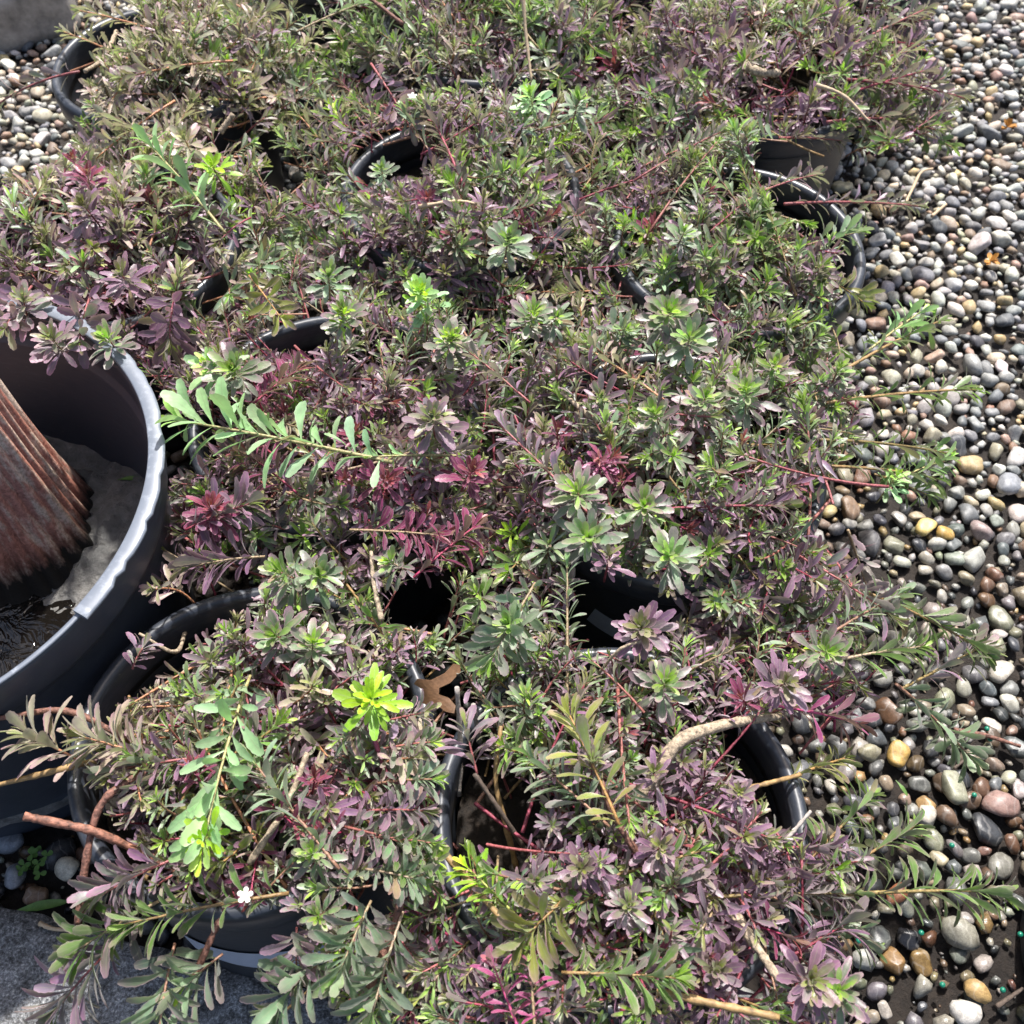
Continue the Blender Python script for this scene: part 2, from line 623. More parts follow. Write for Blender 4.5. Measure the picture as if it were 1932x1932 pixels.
def wrap_label(width, height, tilt, rad_fn, a_mid, z_mid, grow, nx=18, ny=4):
    v, uvs = [], []
    for j in range(ny + 1):
        for i in range(nx + 1):
            s, t = (i / nx - .5) * width, (j / ny - .5) * height
            v.append(wrap_pt(s, t, tilt, rad_fn, a_mid, z_mid, grow))
    f = []
    for j in range(ny):
        for i in range(nx):
            a = j * (nx + 1) + i
            f.append((a, a + 1, a + nx + 2, a + nx + 1))
    return v, f


def wrap_pt(s, t, tilt, rad_fn, a_mid, z_mid, grow):
    s2, t2 = s * math.cos(tilt) - t * math.sin(tilt), s * math.sin(tilt) + t * math.cos(tilt)
    z = z_mid + t2
    r = rad_fn(z) + grow
    a = a_mid + s2 / r
    return (r * math.cos(a), r * math.sin(a), z)


def pot_r(z):
    return .1612 + (.1695 - .1612) * (z - .044) / (.246 - .044)


def text_mesh(txt, size):
    cu = bpy.data.curves.new('label_text', 'FONT')
    cu.body = txt
    cu.size = size
    cu.resolution_u = 2
    to = bpy.data.objects.new('label_text', cu)
    COL.objects.link(to)
    dg = bpy.context.evaluated_depsgraph_get()
    me = bpy.data.meshes.new_from_object(to.evaluated_get(dg))
    bpy.data.objects.remove(to)
    v = [tuple(p.co) for p in me.vertices]
    f = [tuple(p.vertices) for p in me.polygons]
    bpy.data.meshes.remove(me)
    return v, f


POT_OBJ = {}
for k, (x, y) in POTS.items():
    seed = ord(k)
    root = empty('nursery_pot', (x, y, 0))
    tag(root, POT_LABEL[k], 'pot', 'black nursery pots')
    root.rotation_euler.z = 0
    v, f = lathe(wall_prof, 72, .004, seed)
    obj('wall', mesh('pot_wall', v, f, [M_POT]), root)
    v, f = lathe(rim_prof, 96, .004, seed, closed=True)
    v[:, 2] += .0015 * np.sin(2 * np.arctan2(v[:, 1], v[:, 0]) + seed)
    obj('rim', mesh('pot_rim', v, f, [M_RIM]), root)
    v, f = soil_disc(.1605, .235, seed, .022)
    tag(obj('soil', mesh('pot_soil', v, f, [M_SOIL]), root), 'dark crumbly potting soil')
    POT_OBJ[k] = root

POT_OBJ['B'].location = (-.258, .371, .010)
POT_OBJ['B'].rotation_euler.x = math.radians(-4)      # leans back, front edge up on the kerb
am = -math.pi / 2
v, f = wrap_label(.150, .062, math.radians(-4), pot_r, am - .02, .120, .0016)
tag(obj('label', mesh('pot_label', v, f, [M_LABEL]), POT_OBJ['B']), 'pale grey adhesive label on the front wall')
v, f = wrap_label(.110, .042, math.radians(-14), pot_r, am - .32, .150, .0016)
lab = tag(obj('label', mesh('pot_label', v, f, [M_LABEL]), POT_OBJ['C']), 'pale label with dark lettering')
lv, lf = [], []
for txt, sx, ty in (('m', .006, .004), ('TC A', -.003, -.012)):
    tv, tf = text_mesh(txt, .014)
    o0 = len(lv)
    for p in tv:
        lv.append(wrap_pt(p[0] + sx, p[1] + ty, math.radians(-14), pot_r, am - .32, .150, .0024))
    lf += [tuple(i + o0 for i in q) for q in tf]
obj('lettering', mesh('label_lettering', lv, lf, [M_INK], smooth=False), lab)

# ------------------------------------------------------------------ large scuffed pot with the ribbed trunk
LX, LY, LR, LH = -.675, .617, .305, .40
bigpot = tag(empty('large_pot', (LX, LY, 0)), 'large scuffed black plastic pot with pale grey rim at left edge', 'pot')


def lr(z):
    return .245 + (.292 - .245) * z / LH


out = [(.001, .001), (.236, 0), (.243, .006)]
for z in np.linspace(.02, .33, 12):
    out.append((lr(z), z))
out += [(.2865, .338), (.2920, .342), (.2945, .350), (.2955, .392), (.2945, .3965), (.2905, .3975)]
inn = [(.2880, .3965)]
for i, z in enumerate(np.linspace(.393, .352, 14)):
    inn.append((.2870 - (.0011 if i % 2 else 0), z))
inn += [(.2855, .349), (.2800, .3455), (.2790, .341)]
for z in np.linspace(.33, .03, 10):
    inn.append((lr(z) - .006, z))
inn += [(.234, .014), (.001, .012)]
v, f = lathe(out + inn, 128, .003, 1.0)
obj('wall', mesh('large_pot_wall', v, f, [M_BIGPOT]), bigpot)
# flat pale flange, broken off in the near right
fl = [(.2890, .3990), (.3040, .3990), (.3058, .4005), (.3055, .4030), (.3035, .4042), (.2900, .4050), (.2885, .4040), (.2880, .4010)]
a0, a1 = math.radians(-29), math.radians(250)
v, f = lathe(fl, 150, .003, 1.0, a0=a0, a1=a1, closed=True)
nk = len(fl)
ang = np.arctan2(v[:, 1], v[:, 0])
rr_ = np.hypot(v[:, 0], v[:, 1])
chip = (vnoise(np.stack([np.cos(ang) * 26, np.sin(ang) * 26, ang * 0], 1), 9) - .55).clip(0) * .016
fac = np.where(rr_ > .30, 1 - chip / .305, 1)
v[:, 0] *= fac
v[:, 1] *= fac
f = [tuple(q) for q in f] + [tuple(range(nk))[::-1], tuple(range(len(v) - nk, len(v)))]
tag(obj('rim', mesh('large_pot_rim', v, f, [M_FLANGE]), bigpot), 'pale scuffed grey rim with a broken end')

v, f = lathe([(.2900, .3968), (.2952, .3968), (.2958, .3985), (.2945, .3996), (.2908, .3996)], 150, .003, 1.0, closed=True)  # pale ring paints the highlight along the top edge of the wall
tag(obj('lip', mesh('large_pot_lip', v, f, [M_FLANGE]), bigpot), 'thin pale wall edge with a painted highlight')

# mud inside
n, rings = 120, 46
mv, mf = [], []
for j in range(rings + 1):
    for i in range(n):
        a = 2 * math.pi * i / n
        r = max(.0005, (lr(.17) - .006 + .004) * j / rings)
        x, y = r * math.cos(a), r * math.sin(a)
        q = np.array([[x * 22, y * 22, 2.0]])
        z = .160 + .10 * y + (vnoise(q, 1)[0] - .5) * .030 + (vnoise(q * 3, 2)[0] - .5) * .016 + (vnoise(q * 8, 2)[0] - .5) * .006
        z += .016 * math.exp(-((x - .185) ** 2 / .0009 + (y - .105) ** 2 / .0035))
        if y < .055:
            z -= .55 * min(.10, .055 - y)
        mv.append((x, y, z))
for j in range(rings):
    for i in range(n):
        a, b = j * n + i, j * n + (i + 1) % n
        mf.append((a, a + n, b + n, b))
tag(obj('mud', mesh('large_pot_mud', mv, mf, [M_MUD]), bigpot), 'lumpy wet grey mud filling the bottom of the pot')
M_WATER, nt, b = new_mat('dark_puddle_water')
geo = N(nt, 'ShaderNodeNewGeometry')
nz = noise_tex(nt, 26, 3, .6, geo.outputs['Position'])
nz.inputs['Distortion'].default_value = 1.2
b.inputs['Base Color'].default_value = (.006, .005, .004, 1)
b.inputs['Roughness'].default_value = .04
bump(nt, b, nz.outputs[0], .55, .012)
wv_, wf_ = [], []
for j in range(31):
    for i in range(90):
        a = 2 * math.pi * i / 90
        r = max(.0005, (lr(.15) - .007) * j / 30)
        wv_.append((r * math.cos(a), r * math.sin(a), .1490))
for j in range(30):
    for i in range(90):
        a, b_ = j * 90 + i, j * 90 + (i + 1) % 90
        wf_.append((a, a + 90, b_ + 90, b_))
tag(obj('water', mesh('puddle', wv_, wf_, [M_WATER]), bigpot), 'dark shallow water over the mud')

# ribbed trunk standing in the large pot
M_TRUNK, nt, b = new_mat('ribbed_red_wood')
tc = N(nt, 'ShaderNodeTexCoord')
mp = N(nt, 'ShaderNodeMapping')
mp.inputs['Scale'].default_value = (1, 1, .16)
nt.links.new(tc.outputs['Object'], mp.inputs[0])
n1 = noise_tex(nt, 55, 6, .65, mp.outputs[0])
n2 = noise_tex(nt, 22, 4, .6, mp.outputs[0])
n3 = noise_tex(nt, 230, 4, .7, tc.outputs['Object'])
c = ramp(nt, n2.outputs[0], [(.3, (.36, .14, .105)), (.55, (.54, .24, .175)), (.75, (.44, .22, .185))])
pale = ramp(nt, n1.outputs[0], [(.47, (0, 0, 0)), (.58, (1, 1, 1))])
c = mix_col(nt, math_node(nt, 'MULTIPLY', pale, .85), c, (.70, .58, .47))
grit = ramp(nt, n3.outputs[0], [(.35, (.6, .55, .5)), (.6, (1.12, 1.1, 1.08))])
c = mix_col(nt, 1.0, c, grit, 'MULTIPLY')
sp = N(nt, 'ShaderNodeSeparateXYZ')
nt.links.new(tc.outputs['Object'], sp.inputs[0])
hz = math_node(nt, 'ADD', sp.outputs[2], math_node(nt, 'MULTIPLY', math_node(nt, 'SUBTRACT', n1.outputs[0], .5), .11))
foot_dark = N(nt, 'ShaderNodeMapRange')  # trunk colour darkens towards the foot
foot_dark.inputs['From Min'].default_value = .085
foot_dark.inputs['From Max'].default_value = .045
nt.links.new(hz, foot_dark.inputs['Value'])
c = mix_col(nt, foot_dark.outputs[0], c, (.010, .008, .006))
nt.links.new(c, b.inputs['Base Color'])
b.inputs['Roughness'].default_value = .7
bump(nt, b, n3.outputs[0], .7, .002)
TX, TY, TZ = -.640, .737, .135
seg, lev = 192, 40
tv, tf = [], []
for j in range(lev + 1):
    t = j / lev
    z = t * .50
    r0 = .100 - .050 * t ** .85 + .012 * math.exp(-t * 14)
    for i in range(seg):
        a = 2 * math.pi * i / seg
        ph = a * 30 + 1.6 * math.sin(a * 3 + 1) + .8 * math.sin(a * 7)
        rib = (abs(math.sin(ph / 2)) ** .7 - .6) * (.0075 - .003 * t)
        wob = (vnoise(np.array([[math.cos(a) * 3, math.sin(a) * 3, z * 6]]), 12)[0] - .5) * .012
        r = r0 + rib + wob
        tv.append((r * math.cos(a) - .01 * t, r * math.sin(a) + .008 * t, z))
for j in range(lev):
    for i in range(seg):
        a, b_ = j * seg + i, j * seg + (i + 1) % seg
        tf.append((a, b_, b_ + seg, a + seg))
tf.append(tuple(range(lev * seg, (lev + 1) * seg)))
tf.append(tuple(range(seg))[::-1])
tag(obj('ribbed_trunk', mesh('ribbed_trunk', tv, tf, [M_TRUNK]), loc=(TX, TY, TZ)),
    'reddish ribbed trunk with pale vertical streaks and dark foot in the large pot', 'trunk')

# ------------------------------------------------------------------ boulder far left
bv, bf = [], []
nb = 14
for face in range(6):
    o0 = len(bv)
    for j in range(nb + 1):
        for i in range(nb + 1):
            a, b_ = -1 + 2 * i / nb, -1 + 2 * j / nb
            p = [(1, a, b_), (-1, -a, b_), (-a, 1, b_), (a, -1, b_), (a, b_, 1), (-a, b_, -1)][face]
            p = np.array(p, float)
            p = p / (np.abs(p) ** 7).sum() ** (1 / 7)
            nn = vnoise((p * 2.2 + 5)[None], 14)[0] - .5
            p = p * (1 + nn * .16)
            bv.append((p[0] * .17, p[1] * .12, p[2] * .075 + .062))
    for j in range(nb):
        for i in range(nb):
            a = o0 + j * (nb + 1) + i
            bf.append((a, a + 1, a + nb + 2, a + nb + 1))
bo = obj('stone_block', mesh('stone_block', bv, bf, [M_BOULDER]), loc=(-1.165, 2.235, 0))
bo.rotation_euler.z = math.radians(22)
tag(bo, 'grey flat topped stone block in the far left corner', 'stone')

# ------------------------------------------------------------------ leaves
def leaf_mesh(stations, halfw, curl, fold, serr=0.0, wav=0.0, arch=1.0):
    v, uv = [], []
    for i, (u, w) in enumerate(zip(stations, halfw)):
        ww = w * (1 + (serr if i % 2 else -serr))
        zc = curl * u ** 2 + .05 * arch * math.sin(u * math.pi)
        for s in (-1, 0, 1):
            v.append((u, s * ww, zc + fold * abs(s) * w / .12 + wav * s * math.sin(u * 9)))
            uv.append((u, .5 + .5 * s))
    f = []
    for i in range(len(stations) - 1):
        for s in (0, 1):
            a = i * 3 + s
            f.append((a, a + 3, a + 4, a + 1))
    return np.array(v), np.array(f), np.array(uv)


def hw(u, wmax=.125, peak=.66):
    u = np.asarray(u, float)
    a = np.where(u < peak, (u / peak) ** 1.15, np.clip(1 - ((u - peak) / (1.03 - peak)) ** 2.3, 0, 1) ** .60)
    return np.maximum(.018, wmax * a)


ST_LO = np.array([0, .30, .62, .88, 1.0])
ST_HI = np.array([0, .12, .25, .36, .46, .55, .63, .71, .79, .86, .92, .97, 1.0])
LEAF_V = []          # (verts, faces, uv) variants
for (wm, pk, cu, fo, wa) in [(.108, .66, -.10, .034, 0), (.098, .60, -.20, .040, .006), (.118, .70, .08, .040, 0), (.090, .62, .02, .030, .008),
                             (.110, .68, -.30, .045, 0)]:
    LEAF_V.append(leaf_mesh(ST_LO, hw(ST_LO, wm, pk), cu, fo, 0, wa))
NLO = len(LEAF_V)
for (wm, pk, cu, fo, wa) in [(.120, .69, -.12, .034, 0), (.110, .64, -.24, .040, .005), (.126, .72, .06, .038, 0)]:
    LEAF_V.append(leaf_mesh(ST_HI, hw(ST_HI, wm, pk), cu, fo, .07, wa))
LEAF_ME = [mesh('leaf_%d' % i, v, f, [M_LEAF_O], uv=uv) for i, (v, f, uv) in enumerate(LEAF_V)]

PAL = {   # kind: (old colour, young colour, apical colour, edge strength, stem colour)
    'purple': ((.155, .074, .142), (.168, .106, .150), (.22, .26, .07), .60, (.27, .045, .075)),
    'maroon': ((.130, .022, .062), (.158, .030, .076), (.22, .05, .05), .30, (.30, .03, .085)),
    'mauve': ((.215, .130, .205), (.205, .175, .185), (.23, .30, .09), .95, (.30, .09, .095)),
    'duo': ((.120, .080, .118), (.170, .240, .135), (.28, .44, .08), .80, (.28, .10, .085)),
    'green': ((.098, .150, .050), (.115, .200, .056), (.25, .40, .05), .55, (.27, .17, .07)),
    'glauc': ((.180, .225, .165), (.210, .285, .190), (.29, .45, .10), .45, (.28, .15, .10)),
    'pale': ((.370, .300, .255), (.330, .310, .235), (.30, .34, .15), .80, (.42, .19, .10)),
    'bright': ((.290, .420, .260), (.320, .480, .250), (.42, .60, .12), .10, (.36, .32, .14)),
    'lime': ((.240, .390, .095), (.300, .480, .080), (.45, .60, .05), .05, (.40, .42, .10)),
    'olive': ((.185, .190, .070), (.195, .215, .070), (.27, .32, .08), .60, (.36, .20, .07)),
    'pink': ((.230, .050, .125), (.26, .06, .145), (.28, .12, .11), .4, (.36, .05, .14)),
}
STEM_ALT = [(.30, .22, .13), (.36, .27, .19), (.22, .16, .06)]

# no-foliage zones as seen in the photograph: rims, pot walls, gravel, kerb
HOLES = [
    [(1755, -80), (1780, 100), (1825, 190), (1790, 265), (1660, 290), (1600, 335), (1480, 312), (1425, 312), (1445, 340), (1470, 400), (1560, 420),
     (1592, 450), (1606, 520), (1575, 595), (1610, 630), (1640, 720), (1650, 800), (1600, 880), (1560, 905), (1540, 1005), (1590, 1050),
     (1665, 1140), (1700, 1260), (1650, 1340), (1580, 1370), (1420, 1362), (1365, 1385), (1400, 1440), (1445, 1490), (1462, 1550), (1560, 1570), (1640, 1600),
     (1665, 1650), (1600, 1740), (1600, 1830), (1640, 1900), (1640, 2100), (2100, 2100), (2100, -80)],
    [(655, 325), (690, 265), (770, 225), (800, 250), (795, 330), (700, 335)],
    [(515, 300), (570, 300), (570, 355), (520, 350)],
    [(1085, 1085), (1110, 1070), (1250, 1125), (1300, 1145), (1215, 1215), (1100, 1222), (1085, 1140)],
    [(-60, -60), (105, -60), (150, 20), (235, -10), (255, 35), (165, 95), (190, 140), (140, 150), (135, 230), (130, 270), (60, 312), (-60, 320)],
    [(395, 265), (490, 208), (500, 225), (420, 280)],
    [(120, 1440), (135, 1300), (250, 1172), (340, 1115), (470, 1075), (480, 1130), (385, 1180), (335, 1240), (235, 1325), (190, 1340)],
    [(110, 1440), (158, 1440), (195, 1540), (268, 1622), (250, 1668), (135, 1560)],
    [(-60, 640), (60, 632), (200, 648), (300, 755), (322, 850), (305, 1000), (255, 1100), (150, 1300), (110, 1450), (150, 1600), (-60, 1600)],
    [(824, 1440), (868, 1312), (905, 1330), (874, 1420), (866, 1520), (868, 1600), (887, 1700), (862, 1728), (834, 1600)],
    [(885, 1430), (990, 1480), (1000, 1620), (935, 1640), (880, 1560)],
    [(640, 1690), (750, 1630), (765, 1665), (700, 1745)],
    [(350, 1728), (565, 1722), (575, 1870), (430, 1852)],
    [(1380, 1895), (1440, 1800), (1485, 1830), (1430, 1905)],
    [(1498, 1680), (1545, 1680), (1545, 1760), (1500, 1760)],
    [(730, 1115), (850, 1112), (855, 1175), (740, 1180)],
    [(372, 560), (415, 512), (440, 530), (395, 595)],
    [(485, 630), (590, 568), (650, 600), (590, 660), (500, 655)],
    [(1425, 270), (1625, 245), (1590, 335), (1430, 322)],
    [(-60, 1570), (140, 1590), (340, 1725), (430, 1852), (590, 1875), (740, 2000), (-60, 2000)],
    [(770, 1260), (860, 1260), (865, 1335), (775, 1335)],
    [(1440, 128), (1530, 128), (1530, 162), (1440, 162)],
    [(1085, 700), (1150, 655), (1165, 670), (1105, 718)],
    [(1155, 505), (1225, 565), (1205, 580), (1150, 525)],
    [(345, 780), (372, 780), (372, 880), (345, 880)],
]
HBOX = [(min(p[0] for p in h), max(p[0] for p in h), min(p[1] for p in h), max(p[1] for p in h)) for h in HOLES]


def in_holes(q):
    bad = np.zeros(len(q), bool)
    x0, y0 = q.min(0)
    x1, y1 = q.max(0)
    for h, (a, b, c, d) in zip(HOLES, HBOX):
        if x1 < a or x0 > b or y1 < c or y0 > d:
            continue
        bad |= in_poly(q, h)
    return bad


# colour fields: pixel position -> chance of purple / glauc / green / pale / mauve / olive
FIELD = [
    (150, 450, (.60, .05, .08, .05, .22, 0)), (60, 570, (.55, .05, .1, .0, .3, 0)), (300, 150, (.05, .2, .05, .50, .15, .05)), (180, 240, (.1, .2, .05, .45, .2, 0)),
    (480, 90, (.05, .25, .15, .40, .1, .05)), (700, 100, (.15, .25, .4, .1, .1, 0)), (1000, 60, (.1, .35, .4, .1, .05, 0)), (1200, 80, (.4, .1, .25, .05, .2, 0)),
    (1500, 120, (.40, .08, .27, .05, .2, 0)), (1700, 200, (.35, .1, .35, .05, .15, 0)), (800, 300, (.40, .15, .25, .05, .15, 0)), (1000, 350, (.15, .45, .2, .1, .1, 0)),
    (1200, 320, (.22, .28, .3, .0, .2, 0)), (1350, 400, (.08, .38, .35, .05, .1, .05)), (1300, 600, (.06, .62, .2, .0, .12, 0)), (900, 620, (.35, .42, .08, .0, .15, 0)),
    (650, 560, (.28, .5, .1, 0, .12, 0)), (480, 680, (.7, .1, .1, 0, .1, 0)), (700, 750, (.6, .15, .1, 0, .15, 0)), (600, 900, (.5, .1, .30, .05, .05, 0)),
    (1000, 800, (.2, .2, .35, .1, .1, .05)), (1250, 770, (.1, .55, .2, 0, .15, 0)), (1450, 800, (.15, .28, .45, 0, .12, 0)), (1450, 1000, (.25, .3, .3, 0, .15, 0)),
    (1150, 1000, (.3, .42, .1, 0, .18, 0)), (800, 1050, (.3, .2, .35, .05, .1, 0)), (560, 1100, (.15, .4, .2, .12, .13, 0)), (600, 1250, (.30, .2, .08, .2, .22, 0)),
    (900, 1200, (.25, .42, .2, 0, .13, 0)), (1250, 1200, (.32, .25, .25, 0, .18, 0)), (1450, 1250, (.3, .35, .15, 0, .2, 0)), (600, 1550, (.22, .32, .08, .15, .23, 0)),
    (300, 1400, (.3, .18, .25, .1, .12, .05)), (1100, 1450, (.12, .38, .35, .05, .1, 0)), (1250, 1600, (.35, .25, .2, 0, .2, 0)), (1450, 1650, (.55, .08, .15, 0, .22, 0)),
    (1100, 1800, (.22, .2, .42, 0, .16, 0)), (1500, 1850, (.5, .1, .18, 0, .22, 0)), (650, 1850, (.12, .55, .1, .08, .15, 0)), (250, 1700, (.25, .15, .35, 0, .2, .05)),
]
FK = ['purple', 'glauc', 'green', 'pale', 'mauve', 'olive']
FP = np.array([(a, b) for a, b, _ in FIELD], float)
FW = np.array([c for _, _, c in FIELD], float)


def pick_kind(px, py, rng):
    d2 = ((FP - [px, py]) ** 2).sum(1) + 900
    w = 1 / d2 ** 1.6
    pr = (FW * w[:, None]).sum(0) * np.array([1.35, 1.0, .80, 1.35, 1.75, 1.0])
    pr /= pr.sum()
    r = rng.random()
    k = FK[int(np.searchsorted(np.cumsum(pr), r * .9999))]
    if k in ('glauc', 'green') and rng.random() < .30:
        k = 'duo'
    if k == 'purple' and rng.random() < .09:
        k = 'maroon'
    if k in ('glauc', 'green') and rng.random() < .02:
        k = 'lime'
    return k


class Sprigs:
    def __init__(self):
        self.path, self.srad, self.scol, self.plant = [], [], [], []
        self.M, self.var, self.tint, self.sid, self.llen = [], [], [], [], []


S = Sprigs()


def add_sprig(plant, path, kind, nleaf, ll, rng, s0=.12, hi=False, crowd=1.0, tipfrac=.35, width=1.0, check=True, dens_tip=1.6, srad=None, lift=.30, up=.7, a_base=64):
    """path: (n,3) points base -> tip. Leaves spiral along it, crowded towards the tip."""
    path = np.asarray(path, float)
    seg = np.linalg.norm(np.diff(path, axis=0), axis=1)
    cum = np.concatenate([[0], np.cumsum(seg)])
    Ltot = cum[-1]
    i = np.arange(nleaf)
    t = i / max(1, nleaf - 1)
    s = s0 + (1 - s0) * (1 - (1 - t) ** dens_tip)
    s = np.clip(s + rng.normal(0, .012, nleaf), s0 * .5, 1.0)
    d = s * Ltot
    p = np.stack([np.interp(d, cum, path[:, k]) for k in range(3)], 1)
    d2 = np.clip(d + .004, 0, Ltot)
    d1 = np.clip(d - .004, 0, Ltot)
    T = np.stack([np.interp(d2, cum, path[:, k]) - np.interp(d1, cum, path[:, k]) for k in range(3)], 1)
    T /= np.linalg.norm(T, axis=1)[:, None] + 1e-9
    ref = np.array([.13, .27, .95])
    A = np.cross(T, ref)
    A /= np.linalg.norm(A, axis=1)[:, None] + 1e-9
    B = np.cross(T, A)
    phi = i * 2.39996 + rng.uniform(0, 6.28) + rng.normal(0, .22, nleaf)
    R = np.cos(phi)[:, None] * A + np.sin(phi)[:, None] * B
    horiz = np.sqrt(np.clip(1 - T[:, 2] ** 2, 0, 1))
    R[:, 2] = R[:, 2] * (1 - .30 * horiz) + (lift + rng.normal(0, .22, nleaf)) * horiz
    R -= (R * T).sum(1)[:, None] * T
    R /= np.linalg.norm(R, axis=1)[:, None] + 1e-9
    end = np.clip((s - (1 - tipfrac)) / tipfrac, 0, 1)
    alpha = np.radians(a_base - 6 * s - (a_base - 22) * end ** 1.7 + rng.normal(0, 13, nleaf))
    D = np.cos(alpha)[:, None] * T + np.sin(alpha)[:, None] * R
    Nn = np.sin(alpha)[:, None] * T - np.cos(alpha)[:, None] * R
    Nn = Nn + rng.normal(0, .25, (nleaf, 3)) + np.array([0, 0, 1.0]) * (.12 + up * horiz[:, None])
    Nn -= (Nn * D).sum(1)[:, None] * D
    Nn /= np.linalg.norm(Nn, axis=1)[:, None] + 1e-9
    Sd = np.cross(Nn, D)
    size = ll * (.72 + .33 * np.minimum(1, s * 2.2)) * (1 - .46 * end ** 2.4) * rng.uniform(.72, 1.18, nleaf)
    wsc = size * width * rng.uniform(.88, 1.15, nleaf)
    M = np.zeros((nleaf, 4, 4))
    M[:, :3, 0] = D * size[:, None]
    M[:, :3, 1] = Sd * wsc[:, None]
    M[:, :3, 2] = Nn * size[:, None]
    M[:, :3, 3] = p
    M[:, 3, 3] = 1
    ctr = p + D * size[:, None] * .6
    if check:
        q = proj(ctr)[:, :2]
        q2 = proj(p + D * size[:, None])[:, :2]
        bad = in_holes(q) | in_holes(q2)
        if bad.mean() > .22:
            return None
        M, s, end, size = M[~bad], s[~bad], end[~bad], size[~bad]
    n = len(M)
    if n < 3:
        return None
    old, young, apex, edge, sc = [np.array(x) if isinstance(x, tuple) else x for x in PAL[kind]]
    w1 = np.clip(s * 1.1 + rng.normal(0, .15, n), 0, 1)[:, None]
    c = old * (1 - w1) + young * w1
    w2 = (np.clip((end - .55) / .45, 0, 1) ** 1.3)[:, None]
    c = c * (1 - w2) + apex * w2
    lum = c @ np.array([.3, .55, .15])
    c = np.clip(lum[:, None] + (c - lum[:, None]) * 1.25, .008, 1) * 1.18
    c = c * (1 + rng.normal(0, .15, (n, 1))) * (1 + rng.normal(0, .05, (n, 3)))
    if kind in ('purple', 'mauve', 'glauc', 'green'):        # odd leaves of the other colour on the same shoot
        odd = rng.random(n) < .16
        oc = np.array(PAL[{'purple': 'mauve', 'mauve': 'glauc', 'glauc': 'mauve', 'green': 'purple'}[kind]][1])
        c[odd] = c[odd] * .35 + oc * .65
    dead = rng.random(n) < .008
    c[dead] = np.array([.32, .23, .13])
    tint = np.concatenate([np.clip(c, .01, .8), np.clip(edge * rng.uniform(.3, 1.5, (n, 1)), 0, 1)], 1)
    sid = len(S.path)
    S.path.append(path)
    S.srad.append(srad if srad else .0011 + .006 * min(Ltot, .25) * .9)
    scol = sc if rng.random() < .8 else np.array(STEM_ALT[int(rng.integers(3))])
    S.scol.append(scol * rng.uniform(.8, 1.2))
    S.plant.append(plant)
    S.M.append(M)
    S.var.append((rng.integers(0, 3, n) + NLO) if hi else rng.integers(0, NLO, n))
    S.tint.append(tint)
    S.sid.append(np.full(n, sid))
    S.llen.append(size)
    return sid


def bez(a, b, c, n=8):
    t = np.linspace(0, 1, n)[:, None]
    return (1 - t) ** 2 * np.asarray(a) + 2 * t * (1 - t) * np.asarray(b) + t ** 2 * np.asarray(c)


# plants: base at the pot's soil. spread, dome height, number of shoots, leaf length
PLANTS = {
    'A': (.235, .070, 330, .0200), 'B': (.225, .060, 270, .0210), 'C': (.25, .085, 350, .0225), 'D': (.245, .080, 310, .0250), 'E': (.25, .080, 310, .0250),
    'G': (.25, .075, 350, .0225), 'H': (.255, .080, 310, .0260), 'I': (.245, .075, 270, .0270), 'J': (.26, .090, 250, .0265), 'K': (.27, .095, 280, .0265),
    'M': (.27, .100, 140, .0270), 'N': (.27, .100, 140, .0270), 'O': (.25, .090, 80, .0270),
}
for k, (spread, dome, ns, ll) in PLANTS.items():
    rng = np.random.default_rng(ord(k) * 13 + 5)
    px_, py_ = POTS[k]
    made = tries = 0
    while made < ns and tries < ns * 4:
        tries += 1
        r = spread * math.sqrt(rng.random()) * (1 if rng.random() < .85 else 1.12)
        a = rng.uniform(0, 2 * math.pi)
        x, y = px_ + r * math.cos(a), py_ + r * math.sin(a)
        q = np.array([[x * 13, y * 13, 3.3]])
        hump = vnoise(q, 21)[0]
        fr = r / spread
        zt = .300 + dome * (1 - fr ** 2.2) - max(0, r - .19) * .55 + (hump - .45) * .075
        zt -= rng.random() ** 1.6 * .085
        out = np.array([math.cos(a), math.sin(a), 0])
        el = math.radians(np.clip(rng.normal(62 - 34 * fr, 20), 4, 88))
        aa = a + rng.normal(0, .9)
        dr = np.array([math.cos(aa) * math.cos(el), math.sin(aa) * math.cos(el), math.sin(el)])
        L = rng.uniform(.045, .095) * (1.25 if rng.random() < .15 else 1)
        tip = np.array([x, y, zt])
        if rng.random() < .17:                   # long trailing runner
            L *= 2.0
            dr = np.array([math.cos(aa), math.sin(aa), .25])
            dr /= np.linalg.norm(dr)
        base = tip - dr * L
        base[2] = max(base[2] - .01, .236)
        mid = base * .45 + tip * .55 + np.array([0, 0, -.012]) + out * .012 + rng.normal(0, .006, 3)
        pp = proj(tip[None])[0]
        kind = pick_kind(pp[0], pp[1], rng)
        nl = int(rng.integers(22, 35) * (1.0 if L < .1 else 1.5))
        l2 = ll * rng.uniform(.92, 1.48)
        if rng.random() < .12:
            l2 *= .62
            nl = int(nl * 1.3)
        if add_sprig(k, bez(base, mid, tip), kind, nl, l2, rng, width=rng.uniform(.82, 1.08), s0=.22, dens_tip=rng.uniform(1.3, 2.4), hi=False) is not None:
            made += 1

# shoots that stand out in the photograph: plant, base pixel+height, tip pixel+height, bow (m up), kind, leaves, leaf length, options
rng = np.random.default_rng(99)


def hero(plant, b, t, bow, kind, nl, ll, **kw):
    p0, p1 = at(*b), at(*t)
    m = (p0 + p1) / 2 + np.array([0, 0, bow])
    if 'mid' in kw:
        m = at(*kw.pop('mid'))
    kw.setdefault('check', False)
    kw.setdefault('hi', True)
    add_sprig(plant, bez(p0, m, p1, 12), kind, nl, ll, rng, **kw)


